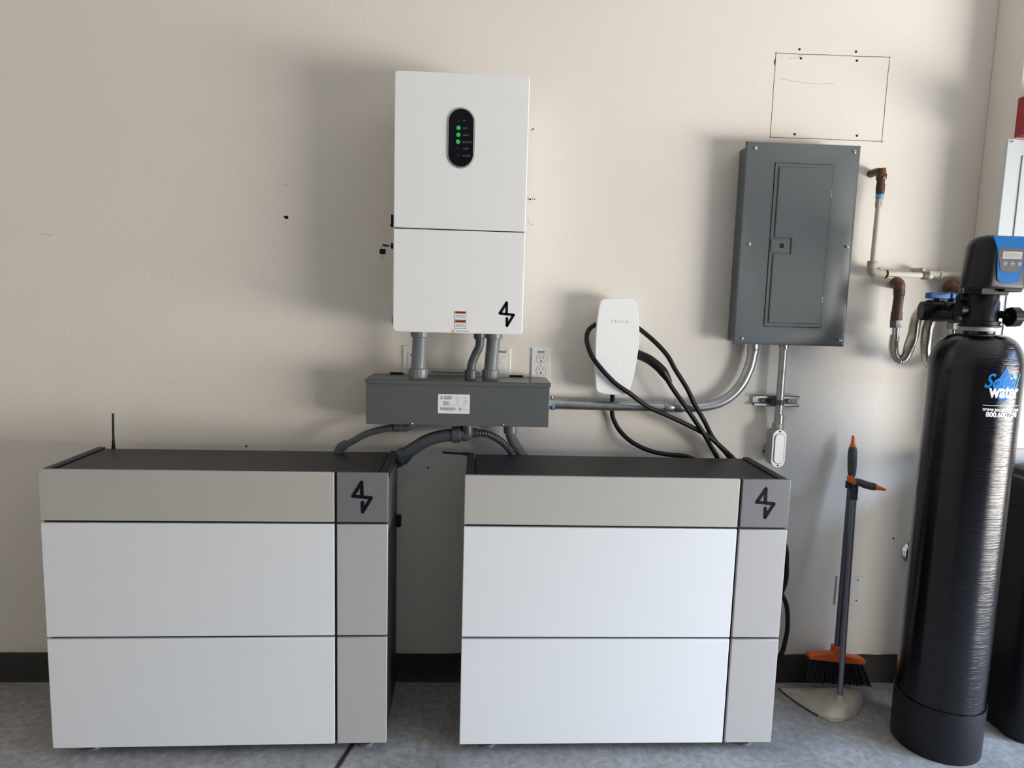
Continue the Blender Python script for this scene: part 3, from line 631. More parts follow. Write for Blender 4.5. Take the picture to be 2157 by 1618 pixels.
bm = B(); a = at(1163, 838, SY); tube(bm, [a-Vector((0, 0, .004)), a+Vector((0, 0, .006))], .0034, 12); fin('set_screw', bm, 'steel', t)
bm = B(); a = at(1586, 742, SY); tube(bm, [a-Vector((0, 0, .002)), a+Vector((0, 0, .02)), Vector((a.x, SY, 1.33))], [sr*1.12, sr*1.12, sr*1.15], 32); fin('connector', bm, 'steel', t)
screw(at(1592, 737, SY-.021), .0045, t, 'set_screw')

# ------------------------------------------------------------------ load centre
LY = -.1
lx0 = (at(1577, 298, LY).x+at(1542, 725, LY).x)/2; lx1 = (at(1812, 305, LY).x+at(1782, 730, LY).x)/2
lz1 = (at(1577, 298, LY).z+at(1812, 305, LY).z)/2; lz0 = (at(1542, 725, LY).z+at(1782, 730, LY).z)/2
t = thing('breaker_panel', ((lx0+lx1)/2, 0, lz0), 'tall slate grey electrical breaker panel with a narrow inset door', 'electrical panel')
bm = B(); box(bm, lx0+.014, lx1-.014, LY+.004, 0, lz0+.008, lz1-.010); fin('enclosure', bm, 'grey', t, bevel=.002)
def LP(x, y): p = at(x, y, LY); return p
def lr(x0, y0, x1, y1): a = LP(x0, y0); b = LP(x1, y1); return a.x, b.x, b.z, a.z
dl = (LP(1633, 344).x+LP(1609, 687).x)/2; dr = (LP(1753, 348).x+LP(1729, 690).x)/2; dt = (LP(1633, 344).z+LP(1753, 348).z)/2; db = (LP(1609, 687).z+LP(1729, 690).z)/2
# cover: frame with an opening for the door, edges folded back
bm = B()
e = .012
v = lambda pts, Y: [bm.verts.new((x, Y, z)) for x, z in pts]
outer = [(lx0, lz0), (lx1, lz0), (lx1, lz1), (lx0, lz1)]; inner = [(dl-.001, db-.001), (dr+.001, db-.001), (dr+.001, dt+.001), (dl-.001, dt+.001)]
o1 = v(outer, LY+.006); o2 = v([(lx0+.003, lz0+.010), (lx1-.010, lz0+.010), (lx1-.010, lz1-.003), (lx0+.003, lz1-.003)], LY); i1 = v(inner, LY); i2 = v(inner, LY+.004); ob = v(outer, LY+.012)
for a, b in ((ob, o1), (o1, o2), (o2, i1), (i1, i2)):
    for k in range(4): bm.faces.new((a[k], a[(k+1) % 4], b[(k+1) % 4], b[k]))
bm.faces.new(i2); fin('cover', bm, 'grey', t)
# door with raised centre and latch notch
bm = B(); box(bm, dl-.0016, dr+.0016, LY-.0005, LY+.003, db-.0016, dt+.0016); fin('door_gap', bm, 'slot', t, smooth=False)
bm = B(); box(bm, dl, dr, LY-.003, LY+.003, db, dt); door = fin('door', bm, 'grey', t, bevel=.001)
ly1 = LP(1640, 503).z; ly0 = LP(1640, 533).z; lxr = LP(1663, 518).x; m_ = .0125; mt = .012
poly = [(dl+m_, db+mt), (dr-m_, db+mt), (dr-m_, dt-mt), (dl+m_, dt-mt), (dl+m_, ly1+.003), (lxr+.003, ly1+.003), (lxr+.003, ly0-.003), (dl+m_, ly0-.003)]
bm = B(); prism(bm, poly, LY-.0075, LY-.001); fin('door_raised_panel', bm, 'grey', door, bevel=.0025)
bm = B(); box(bm, dl+.003, lxr-.003, LY-.006, LY-.001, ly0+.003, ly1-.003); la = fin('latch', bm, 'grey', door, bevel=.0015)
p = LP(1645, 518); bm = B(); box(bm, p.x-.007, p.x+.007, LY-.0064, LY-.005, p.z-.008, p.z+.008); fin('latch_slot', bm, 'slot', la)
for px, py in ((1748, 407), (1732, 632)):
    p = LP(px, py); bm = B(); box(bm, dr-.003, dr+.002, LY-.004, LY, p.z-.011, p.z+.011); tag(fin('hinge', bm, 'chrome', t, bevel=.001), 'small bright hinge pin')
for px, py in ((1591, 312), (1800, 320), (1578, 514), (1784, 520), (1563, 713), (1769, 717)): screw(LP(px, py), .0058, t)

# thin conduit down to the conduit body
TY = -.055
t = thing('steel_conduit', at(1640, 895, TY), 'thin straight vertical steel conduit below the grey breaker panel', 'conduit')
a = at(1649, 735, TY); b = at(1640, 897, TY); xm = (a.x+b.x)/2; a.x = b.x = xm
bm = B(); tube(bm, [Vector((xm, TY, lz0)), b], .0137, 28); fin('tube', bm, 'steel', t)
bm = B(); tube(bm, [Vector((xm, TY, lz0-.012)), Vector((xm, TY, lz0+.012))], .017, 28); fin('connector', bm, 'steel', t)
bm = B(); c = at(1641, 880, TY); tube(bm, [c+Vector((0, 0, .014)), c+Vector((0, 0, .012)), c-Vector((0, 0, .012)), c-Vector((0, 0, .02))], [.0145, .0168, .0168, .018], 28); fin('connector', bm, 'steel', t)
bm = B(); c = at(1651, 882, TY); tube(bm, [c-Vector((.004, 0, 0)), c+Vector((.006, 0, 0))], .003, 10); fin('set_screw', bm, 'steel', t)
bm = B(); c = at(1655, 735, TY-.012); tube(bm, [c+Vector((0, .006, 0)), c-Vector((0, .006, 0))], .003, 10); fin('set_screw', bm, 'steel', t)
# strut
a = at(1590, 833, -.028); b = at(1683, 857, -.028)
t = thing('strut_channel', ((a.x+b.x)/2, 0, b.z), 'short slotted steel channel holding the thin vertical conduit', 'bracket')
bm = B(); z0, z1 = b.z, a.z
box(bm, a.x, b.x, -.012, -.010, z0, z1); box(bm, a.x, b.x, -.03, -.010, z0, z0+.002); box(bm, a.x, b.x, -.03, -.010, z1-.002, z1)
box(bm, a.x, b.x, -.03, -.028, z0, z0+.009); box(bm, a.x, b.x, -.03, -.028, z1-.009, z1); box(bm, a.x+.02, b.x-.02, -.011, 0, z0+.012, z1-.012); fin('channel', bm, 'steel', t)
zm = (z0+z1)/2
for px in (1606, 1658):
    x = at(px, 845, -.012).x; bm = B(); prism(bm, rrect(x-.016, x+.016, zm-.006, zm+.006, .0058), -.0135, -.0122); fin('slot', bm, 'steeld', t, smooth=False)
    screw((x+.003, -.015, zm), .008, t, m='alu')
bm = B(); x = xm; tube(bm, [Vector((x, TY, zm-.009)), Vector((x, TY, zm+.009))], .0158, 28); box(bm, x-.022, x+.022, TY+.004, -.028, zm-.009, zm+.009); fin('clamp', bm, 'steeld', t, bevel=.001)
# conduit body
a = at(1640, 905, -.085); b = at(1640, 985, -.085); cx = (at(1624, 950, -.085).x+at(1657, 940, -.085).x)/2
t = thing('conduit_body', (cx, 0, b.z), 'small metal conduit elbow with an oval silver cover, right of the cabinet top', 'conduit fitting')
hw = .0255
bm = B(); prism(bm, rrect(cx-hw+.002, cx+hw-.002, b.z+.002, a.z-.002, hw-.004, 10), -.082, -.03); tube(bm, [Vector((xm, TY, a.z-.03)), Vector((xm, TY, a.z+.018))], .0205, 24)
prism(bm, rrect(cx-.02, cx+.02, b.z+.02, b.z+.075, .016, 8), -.035, 0); fin('body', bm, 'castgrey', t, bevel=.002)
bm = B(); prism(bm, rrect(cx-hw, cx+hw, b.z, a.z, hw-.0002, 12), -.086, -.082); cv = fin('cover', bm, 'alu', t, bevel=.001)
bm = B(); prism(bm, rrect(cx-hw+.007, cx+hw-.007, b.z+.014, a.z-.014, hw-.0075, 12), -.090, -.085); fin('cover_boss', bm, 'alu', cv, bevel=.003)
for z in (a.z-.0075, b.z+.0075): screw((cx, -.086, z), .0028, cv, m='steeld')
p = at(1619, 950, -.001); bm = B(); tube(bm, [p, p-Vector((0, .012, 0))], .022, 28); fin('gasket', bm, 'rubber', t)

# ------------------------------------------------------------------ water pipes
PY = -.055
t = thing('water_pipe', at(1838, 578, PY), 'white painted water pipe with brass and copper fittings, right of the breaker panel', 'pipe')
p0 = at(1856, 356, PY)
V = lambda x, y, Y=PY: at(x, y, Y)
xv = p0.x
bm = B(); tube(bm, spline([Vector((p0.x-.004, 0, V(1852, 360).z)), Vector((p0.x-.002, PY+.015, V(1852, 360).z)), V(1857, 366), V(1857, 376)], 8), .0135, 20); tube(bm, [V(1857, 358)+Vector((0, .002, .004)), V(1857, 368)], .0145, 20); fin('elbow', bm, 'brass', t)
bm = B(); tube(bm, [V(1857, 366), V(1857, 368), V(1856, 377), V(1856, 379)], [.0150, .0172, .0172, .0155], 24); tag(fin('coupling', bm, 'brass', t), 'brass coupling')
bm = B(); tube(bm, [V(1855.5, 378), V(1855, 388), V(1855, 389), V(1854, 402), V(1853.5, 412)], [.013, .013, .0145, .0145, .0125], 20); fin('nipple', bm, 'pipered', t)
bm = B(); tube(bm, [V(1853.5, 410), V(1853, 416), V(1852.5, 421)], [.0135, .0142, .0115], 20); tag(fin('tape_wrap', bm, 'tape', t), 'blue thread tape')
bm = B(); tube(bm, [V(1852, 420), V(1850, 436)], .0130, 6); fin('hex_fitting', bm, 'pvcd', t)
bm = B(); tube(bm, [V(1851, 432), V(1846, 480), V(1838, 560)], .0098, 20); fin('vertical_pipe', bm, 'pvc', t)
bm = B(); tube(bm, spline([V(1837.5, 550), V(1836.5, 566), V(1840, 574), V(1850, 576), V(1862, 577)], 6), .0158, 22); tube(bm, [V(1838, 551), V(1838, 556)], .0175, 22); fin('corner_elbow', bm, 'pvcd', t)
bm = B(); tube(bm, [V(1857, 577), V(1867, 577.5)], .0152, 22); tag(fin('band', bm, 'slot', t), 'dark band')
bm = B(); tube(bm, [V(1862, 577), V(1950, 581), V(1963, 583)], [.0105, .0105, .008], 22); fin('horizontal_pipe', bm, 'pvc', t)
bm = B(); tube(bm, [V(1942, 580.5), V(1954, 581)], .0135, 22); fin('band', bm, 'band', t)
for px in (1855, 1944):
    bm = B(); c = V(px, 572); box(bm, c.x-.006, c.x+.006, PY-.004, 0, c.z, c.z+.014); fin('pipe_clip', bm, 'pvcd', t, bevel=.003)
bm = B(); tube(bm, [V(1955, 577, -.03), V(2045, 582, -.03)], .0118, 22); rg = fin('rear_pipe', bm, 'pvc', t)
bm = B(); tube(bm, [V(1978, 579, -.03), V(1981, 579, -.03)], .0165, 24); fin('pipe_clip', bm, 'pvc', t)

def hose_set(label, elb, down, nutp, tubep, hosep, group='copper drops with corrugated hoses', r=.0158):
    t = thing('water_connector', nutp[0], label, 'pipe', group)
    bm = B(); tube(bm, spline(elb, 8), .0175, 22); fin('copper_elbow', bm, 'copper', t)
    if down:
        bm = B(); tube(bm, down, [.0185, .0185, .0165, .0165, .0185, .0185], 24); fin('copper_pipe', bm, 'pipered', t)
    bm = B(); tube(bm, nutp, .0215, 6); fin('union_nut', bm, 'nut', t)
    bm = B(); tube(bm, tubep, .0118, 20); fin('hose_collar', bm, 'hose', t)
    bm = B(); pts = resample(spline(hosep, 40), .0007)
    tube(bm, pts, [r*(1+.11*math.cos(2*PI*i/8)) for i in range(len(pts))], 24); h_ = fin('corrugated_hose', bm, 'hose', t); h_.data.set_sharp_from_angle(angle=3.1)
    return t
QY = -.07
V2 = lambda x, y, Y=QY: at(x, y, Y)
hose_set('left copper elbow and pipe feeding a U-shaped corrugated steel hose into the black valve', [V2(1884, 598, 0), V2(1884, 598, -.04), V2(1889, 594, -.062), V2(1895, 600, -.07), V2(1894, 612)],
    [V2(1894, 608), V2(1894, 622), V2(1893.5, 623), V2(1889, 656), V2(1889, 657), V2(1887.5, 676)], [V2(1887.3, 675), V2(1887, 690)], [V2(1887, 688), V2(1885, 714)],
    [V2(1885, 706), V2(1882.5, 722), V2(1882, 738, -.071), V2(1885, 750, -.073), V2(1893, 758.5, -.077), V2(1903, 756, -.084), V2(1910, 746, -.092), V2(1915, 731, -.105), V2(1924, 703, -.15), V2(1930, 672, -.17), V2(1942, 653, -.19), V2(1955, 652, -.2)])
hose_set('right copper elbow above the blue handles, its corrugated hose partly behind the tank', [V2(1996, 606, 0), V2(1997, 604, -.03), V2(2004, 598, -.055), V2(2014, 602, -.06), V2(2016, 618, -.06)],
    [V2(2015, 612, -.06), V2(2014.5, 625, -.06), V2(2014.3, 626, -.06), V2(2011, 662, -.06), V2(2011, 663, -.06), V2(2008, 682, -.06)], [V2(2008, 681, -.06), V2(2007, 693, -.06)], [V2(2007, 691, -.06), V2(2005, 715, -.06)],
    [V2(2005, 712, -.06), V2(2002, 735, -.06), V2(1992, 762, -.065), V2(1972, 778, -.08), V2(1956, 766, -.1), V2(1950, 748, -.12), V2(1950, 723, -.14), V2(1953, 696, -.17), V2(1959, 676, -.19), V2(1962, 660, -.2)])
# chrome escutcheon low on the wall
c = at(1922, 1163, 0); t = thing('wall_cleanout', (c.x, 0, c.z-.045), 'round chrome cap low on the wall, peeking out left of the black tank', 'pipe cap')
bm = B(); tube(bm, [c, c-Vector((0, .004, 0)), c-Vector((0, .014, 0)), c-Vector((0, .018, 0))], [.045, .045, .036, .03], 40); fin('escutcheon', bm, 'chrome', t)
bm = B(); tube(bm, [c-Vector((0, .016, 0)), c-Vector((0, .045, 0)), c-Vector((0, .05, 0))], [.024, .024, .018], 32); fin('valve_cap', bm, 'chrome', t)

# ------------------------------------------------------------------ water softener tank
TX, TYY, TR_ = 1.554, -.368, .128
tk = thing('water_softener', (TX, TYY, 0), 'tall glossy black water softener tank with a blue-fronted control head, at the right', 'water softener')
zt = 1.375
bm = B(); prof = [(.10, .03), (TR_, .05), (TR_, zt-.125)]
for k in range(1, 13):
    a = PI/2*k/12; prof.append((.044+(TR_-.044)*math.cos(a)**.75 if k < 12 else .044, zt-.125+.112*math.sin(a)))
prof += [(.044, zt)]
lathe(bm, (TX, TYY, 0), prof, 96); fin('pressure_tank', bm, 'tank', tk)
bm = B(); lathe(bm, (TX, TYY, 0), [(.129, 0), (.131, .004), (.132, .165), (.1335, .166), (.1335, .170), (.1295, .171), (.128, .165)], 80); fin('base_boot', bm, 'brine', tk)
bm = B(); lathe(bm, (TX, TYY, 0), [(.045, zt-.004), (.047, zt), (.047, zt+.008), (.045, zt+.009)], 48); tag(fin('neck_ring', bm, 'btn', tk), 'pale grey neck ring')
bm = B(); lathe(bm, (TX, TYY, 0), [(.05, zt+.008), (.058, zt+.010), (.058, zt+.014), (.053, zt+.016), (.053, zt+.021), (.056, zt+.022), (.056, zt+.026), (.048, zt+.028), (.047, zt+.085), (.044, zt+.09), (.044, zt+.13)], 48); vb = fin('valve_body', bm, 'black', tk)
# drain port with union nut on the right
bm = B(); c = at(2117, 663, -.40); d = at(2146, 668, -.42); tube(bm, [Vector((TX+.035, TYY-.01, c.z)), c], .012, 20); tube(bm, [c, c.lerp(d, .35)], [.012, .018], 20); fin('drain_port', bm, 'black', tk)
bm = B(); e0 = at(2132, 668, -.42); tube(bm, [e0-Vector((.009, 0, 0)), e0+Vector((.016, 0, 0))], .030, 32, lobes=8); fin('union_nut', bm, 'black', tk)
# left stub ports
for (px, py, Y0, rr) in ((2020, 652, -.36, .0165), (2024, 630, -.34, .014)):
    bm = B(); c = at(px, py, Y0); e1 = Vector((TX-.02, TYY-.005, c.z)); tube(bm, [c, e1], rr, 20); tube(bm, [c-Vector((.004, 0, 0)), c+Vector((.014, 0, 0))], rr*1.35, 24); fin('port', bm, 'black', tk)
bm = B(); tube(bm, spline([at(2104, 622, -.42), at(2099, 632, -.43), at(2094, 645, -.42)], 5), .0018, 8); tube(bm, [at(2102, 618, -.4), at(2095, 660, -.4)], .006, 10); fin('wire', bm, 'black', tk)
# control head: lofted cover
hz0 = at(2100, 608, -.45).z; hz1 = at(2100, 497, -.43).z; hc = TX-.002
def hsec(Y, wb, wt, z0, z1, rt):
    n = 7; out = []
    sh = (z1-z0)*.62
    half = [(wb-.004, z0), (wb, z0+.004), ((wb*.6+wt*.4), z0+sh*.55), (wt+(wb-wt)*.25, z1-rt)]
    cx_ = wt-rt
    for k in range(1, n+1):
        t_ = PI/2*k/n; half.append((cx_+rt*math.cos(t_), z1-rt+rt*math.sin(t_)))
    out = [(hc+x, z) for x, z in half]+[(hc-x, z) for x, z in half[::-1]]
    return [(x, Y, z) for x, z in out]
secs = [(-.463, .046, .046, hz0+.010, hz1-.012, .006), (-.461, .053, .050, hz0+.004, hz1-.006, .010), (-.452, .062, .057, hz0+.001, hz1-.002, .014), (-.432, .080, .069, hz0, hz1+.001, .022), (-.412, .091, .077, hz0, hz1, .026),
        (-.392, .089, .075, hz0+.002, hz1-.001, .028), (-.372, .079, .068, hz0+.004, hz1-.004, .028), (-.352, .064, .056, hz0+.006, hz1-.010, .028), (-.342, .050, .044, hz0+.008, hz1-.016, .024)]
bm = B(); R_ = [[bm.verts.new(q) for q in hsec(*a)] for a in secs]
for a, b in zip(R_, R_[1:]):
    for k in range(len(a)): bm.faces.new((a[k], a[(k+1) % len(a)], b[(k+1) % len(a)], b[k]))
bm.faces.new(R_[0]); bm.faces.new(R_[-1])
hd = fin('head_cover', bm, 'headblk', tk)
bm = B(); box(bm, hc-.045, hc+.045, -.42, -.345, hz0-.018, hz0+.012); box(bm, hc+.01, hc+.07, -.44, -.38, hz0-.008, hz0+.01); fin('head_base', bm, 'black', tk, bevel=.004)
FY = -.466
def FP(x, y): p = at(x, y, FY); return (p.x, p.z)
fc = hc
def mir(L): return L+[(2*fc-x, z) for x, z in L[::-1]]
# blue fascia outline (left half from the photo, mirrored)
fl = [FP(*p) for p in ((2131, 497.5), (2110, 497), (2094, 497.5), (2096, 505), (2100, 520), (2101.5, 540), (2101, 570), (2101, 586), (2104, 592), (2112, 596.5), (2125, 598), (2131, 598))]
fl = [(min(x, fc), z) for x, z in fl]
fl = [(min(p.x, fc), p.y) for p in spline([(x, z, 0) for x, z in fl], 5)]
bm = B(); prism(bm, mir(fl), FY, FY+.014); fa = tag(fin('fascia', bm, 'headblue', hd, bevel=.003), 'glossy blue front fascia')
fi = [FP(*p) for p in ((2133, 523), (2116, 523), (2107, 524.5), (2103, 528), (2103.5, 545), (2106, 560), (2106.5, 568), (2113, 571.5), (2125, 574), (2133, 574.5))]
fi = [(min(x, fc), z) for x, z in fi]
fi = [(min(p.x, fc), p.y) for p in spline([(x, z, 0) for x, z in fi], 5)]
bm = B(); prism(bm, mir(fi), FY-.0012, FY); tag(fin('control_insert', bm, 'insert', hd, bevel=.0006), 'dark grey control insert')
bm = B(); a = FP(2112, 529.5); b = FP(2151, 546); prism(bm, rrect(a[0], b[0], b[1], a[1], .002), FY-.0022, FY-.001); fin('display_frame', bm, 'btn', hd, bevel=.0006)
bm = B(); prism(bm, rrect(a[0]+.003, b[0]-.003, b[1]+.0025, a[1]-.0025, .001), FY-.0024, FY-.002); tag(fin('display', bm, 'lcd', hd, smooth=False), 'grey blank liquid crystal display')
for px in (2116.5, 2132, 2147.5):
    x, z = FP(px, 555.5+(px-2132)*.03); bm = B(); ring(bm, x, z, .0046, .0058, FY-.002, FY-.001)
    if px < 2120: ring(bm, x, z, .0015, .0026, FY-.002, FY-.001, 16)
    elif px < 2140: prism(bm, [(x-.0032, z-.001), (x, z+.0022), (x+.0032, z-.001)], FY-.002, FY-.001)
    else: prism(bm, [(x-.0032, z+.001), (x+.0032, z+.001), (x, z-.0022)], FY-.002, FY-.001)
    fin('button', bm, 'btn', hd, smooth=False)
# printed logo wrapped on the tank
RB_ = TR_+.0009
def wrap(bm, name, m, a0, z0, par=tk):
    for v in bm.verts:
        a = a0+v.co.x/RB_; rr = RB_+v.co.z
        z = z0+v.co.y; v.co = Vector((TX+rr*math.sin(a), TYY-rr*math.cos(a), z))
    return fin(name, bm, m, par, smooth=False)
def tang(px, py):
    # point on the tank surface seen at pixel
    d = (_f+CR*((px-1078.5)/FPX)-CU*((py-809)/FPX)).normalized(); ox, oy = -TX, -DIST-TYY
    A_ = d.x**2+d.y**2; B_ = 2*(ox*d.x+oy*d.y); C_ = ox**2+oy**2-TR_**2; q = max(B_*B_-4*A_*C_, 0)
    s = (-B_-math.sqrt(q))/(2*A_); P_ = EYE+d*s; return math.atan2(P_.x-TX, -(P_.y-TYY)), P_.z
aL, zW = tang(2069, 862); aR, _z = tang(2143, 866)
def fit_text(s, a0, a1, z, h, m, name, **k):
    bm = text_bm(s, h, align='LEFT', **k); xs = [v.co.x for v in bm.verts]; f = (a1-a0)*RB_/(max(xs)-min(xs)); x0 = min(xs); ys_ = [v.co.y for v in bm.verts]; ym = (max(ys_)+min(ys_))/2; fy = h/(max(ys_)-min(ys_))
    for v in bm.verts: v.co.x = (v.co.x-x0)*f; v.co.y = (v.co.y-ym)*fy
    return wrap(bm, name, m, a0, z)
a0, z_ = tang(2120, 772); a1, z2 = tang(2112, 848)
am = a0; bm = B(); dz = (z_-z2); cw = .027
rows = []
for i in range(15):
    tt = i/14; zz = z_-dz*tt; ww = cw*(math.sin(PI*min(1, tt**1.5)) ** .8 if 0 < tt < 1 else 0)*1.0+.0004
    rows.append([bm.verts.new((x*ww, zz, 0)) for x in (-1, -.6, -.2, .2, .6, 1)])
for a, b in zip(rows, rows[1:]):
    for k in range(5): bm.faces.new((a[k], a[k+1], b[k+1], b[k]))
wrap(bm, 'logo_drop', 'dropb', am, 0)
aa, z1_ = tang(2074, 803); fit_text('SoCal', aa, tang(2147, 805)[0], tang(2110, 803)[1], .044, 'socalblue', 'logo_script', shear=.45, bold=.0008)
aa, z1_ = tang(2082, 827); fit_text('water', aa, tang(2143, 828)[0], tang(2112, 826)[1], .037, 'socalw', 'logo_word', bold=.0012, extr=.0006)
bm = B()
n = 24
for k in range(n):
    x0 = (aR-aL)*RB_*k/n; x1 = (aR-aL)*RB_*(k+1)/n; vs = [bm.verts.new(q) for q in ((x0, -.0009, 0), (x1, -.0009, 0), (x1, .0009, 0), (x0, .0009, 0))]; bm.faces.new(vs)
wrap(bm, 'logo_rule', 'socalw', aL, tang(2105, 855)[1])
fit_text('www.socalwater.com', aL, aR, tang(2105, 863)[1], .0125, 'socalw', 'web_address', bold=.0003)
fit_text('800.600.7298', tang(2076, 873)[0], tang(2140, 875)[0], tang(2105, 874)[1], .0165, 'socalw', 'phone_number', bold=.0006)

# bypass valve with blue handles
t = thing('bypass_valve', at(1985, 678, -.22), 'black bypass valve with two blue handles between the hoses and the tank', 'valve')
BY = -.22
za = at(1980, 648, BY).z; zb = at(1980, 664, BY).z
bm = B(); x0 = at(1952, 655, BY).x; x1 = TX-.035
tube(bm, [Vector((x0, BY, za-.006)), Vector((x0+.05, BY, za-.006)), Vector((x0+.055, BY-.01, za-.006)), Vector((x1, -.30, za-.006))], [.030, .030, .024, .021], 28); tube(bm, [Vector((x0+.01, BY-.01, zb-.004)), Vector((x1, -.31, zb))], .019, 28)
box(bm, x0+.03, x0+.075, BY-.02, BY+.03, zb-.012, za+.02); fin('body', bm, 'black', t, bevel=.003)
for px, py, Y in ((1944, 655, BY), (1968, 654, BY-.022), (1992, 656, BY-.034)):
    bm = B(); c = at(px, py, Y); dd = Vector((.024, -.006, 0)) if px < 1950 else Vector((.004, -.02, 0)); tube(bm, [c-dd*.3, c+dd*.6], .031 if px < 1950 else .022, 48, lobes=14); fin('union_nut', bm, 'black', t)
for x0_, x1_, cxp in ((1953, 1998, 1976), (1999, 2023, 2006)):
    a = at(x0_, 623, BY); b = at(x1_, 626, BY-.005); c = at(cxp, 624, BY); bm = B()
    n = 16; top = []
    for k in range(n+1):
        tt = k/n; x = a.x+(b.x-a.x)*tt; hgt = .009+.0035*math.cos(2*PI*tt*1.0)*(1 if k not in (0, n) else .2); top.append((x, c.z+hgt))
    poly = top+[(b.x, c.z-.008), (a.x, c.z-.008)]
    prism(bm, poly, BY-.016, BY+.012); fin('handle', bm, 'blue', t, bevel=.003)
    bm = B(); tube(bm, [Vector((c.x, BY, c.z-.005)), Vector((c.x, BY, za))], .012, 20); fin('handle_stem', bm, 'black', t)

# ------------------------------------------------------------------ brine tank
bx0 = at(2088, 1555, -.30).x; bx1 = bx0+.38; by0 = -.405; by1 = -.158
zt_ = at(2145, 1018, -.36).z
t = thing('brine_tank', ((bx0+bx1)/2, -.28, 0), 'black plastic brine tank with a lid, right of and behind the tall tank', 'water tank')
def loft(bm, secs):
    rs = []
    for z, g_, r_ in secs:
        pl = rrect(bx0+g_, bx1-g_, by0+g_, by1-g_, r_, 6); rs.append([bm.verts.new((x, y, z)) for x, y in pl])
    for a, b in zip(rs, rs[1:]):
        for k in range(len(a)): bm.faces.new((a[k], a[(k+1) % len(a)], b[(k+1) % len(a)], b[k]))
    bm.faces.new(rs[0]); bm.faces.new(rs[-1])
bm = B(); loft(bm, [(0, .012, .05), (.012, .004, .06), (.03, .003, .06), (zt_-.12, 0, .06), (zt_-.118, -.004, .062), (zt_-.10, -.004, .062), (zt_-.098, 0, .06), (zt_-.03, 0, .06)]); fin('tub', bm, 'brine', t)
bm = B(); loft(bm, [(zt_-.035, -.006, .062), (zt_-.012, -.007, .062), (zt_, -.001, .058), (zt_+.006, .02, .05), (zt_+.022, .026, .045), (zt_+.03, .04, .04)]); fin('lid', bm, 'brine', t)

# ------------------------------------------------------------------ white subpanel and red box on the return wall
sx0 = (at(2122, 292, JY-.012).x+at(2104, 490, JY-.012).x)/2; sz1 = at(2122, 292, JY-.012).z; sz0 = at(2150, 945, JY-.012).z
t = thing('white_panel', (sx0+.2, JY, sz0), 'white flush electrical panel on the wall behind the softener head', 'electrical panel')
bm = B(); box(bm, sx0, sx0+.4, JY-.012, JY, sz0, sz1); fin('cover', bm, 'subwhite', t, bevel=.002)
ax = (at(2153, 330, JY-.014).x+at(2136, 490, JY-.014).x)/2; az = at(2153, 329, JY-.014).z
bm = B(); box(bm, ax-.0012, sx0+.37, JY-.0126, JY-.011, sz0+.14, az+.0012); dg_ = fin('door_gap', bm, 'ink', t, smooth=False)
bm = B(); box(bm, ax, sx0+.368, JY-.016, JY-.011, sz0+.142, az); fin('door', bm, 'subwhite', t, bevel=.001)
screw(at(2131, 299, JY-.012), .005, t)
p = at(2137, 290, JY); q = at(2143, 207, JY); rx = (p.x+q.x)/2
t = thing('alarm_box', (rx+.1, JY, p.z), 'dark red metal box high on the wall at the right edge', 'box')
bm = B(); box(bm, rx, rx+.22, JY-.11, JY, p.z, q.z); fin('case', bm, 'red', t, bevel=.002)
bm = B(); box(bm, rx+.006, rx+.214, JY-.114, JY-.109, p.z+.006, q.z-.006); fin('front_cover', bm, 'red', t, bevel=.002)

# ------------------------------------------------------------------ broom
BRY = -.10
hd0 = at(1701, 1385, BRY); hd1 = at(1820, 1388, BRY)
t = thing('broom', (at(1760, 1440, BRY).x, BRY, at(1760, 1440, BRY).z), 'broom with orange head and navy bristles leaning on the wall, grey grip with orange tip', 'broom')
T0 = at(1762, 1362, BRY); T1 = at(1791, 1012, -.055)
bm = B(); tube(bm, [T0, T1], .0085, 18); fin('pole', bm, 'pole2', t)
bm = B(); off = Vector((.013, -.004, 0)); tube(bm, [T0+off, T1+off-Vector((0, 0, .02))], .0055, 14); fin('inner_pole', bm, 'pole', t)
prof = [(1701, 1380), (1704, 1376), (1712, 1375.5), (1752, 1374), (1754, 1371), (1755, 1360), (1768, 1360), (1769, 1373), (1775, 1379), (1812, 1384), (1819, 1388), (1820, 1394), (1816, 1397), (1790, 1396), (1702, 1386)]
bm = B(); prism(bm, [(at(x, y, BRY).x, at(x, y, BRY).z) for x, y in prof], BRY-.014, BRY+.018); tag(fin('head', bm, 'brorange', t, bevel=.004), 'orange plastic brush head')
bm = B()
for i in range(24):
    for j in range(5):
        u = (i+.5)/24+random.uniform(-.01, .01); w_ = (j+.5)/5
        a = at(1704+112*u, 1386+10*u, BRY+.016-.028*w_); bx = 1697+139*u**1.15+random.uniform(-2, 2); b = at(bx, 1434+13*u-abs(u-.5)*3+random.uniform(-2, 2), BRY+.03-.07*w_)
        b.y = min(b.y, -.026); mid = a.lerp(b, .5)+Vector((0, -.001, .001)); tube(bm, [a, mid, b], [.0028, .0034, .0026], 6)
tag(fin('bristles', bm, 'bristle', t), kind='stuff')
g0 = at(1794, 1005, -.055); g1 = at(1797, 925, -.04)
def gp(f): return g0.lerp(g1, f)
bm = B(); tube(bm, [T1-Vector((0, 0, .012)), T1+Vector((0, 0, .012)), g0+Vector((0, 0, .004))], [.0125, .0125, .0115], 18); tag(fin('collar', bm, 'brorange', t), 'orange collar')
bm = B(); tube(bm, [T1-Vector((0, 0, .028)), T1-Vector((0, 0, .004))], .0155, 18); fin('clip', bm, 'brdk', t)
bm = B(); tube(bm, spline([gp(0), gp(.15), gp(.45), gp(.7), gp(.8)], 6), lambda s: .0105+.0055*math.sin(PI*min(1, s*.95)), 22); fin('grip', bm, 'brgrey', t)
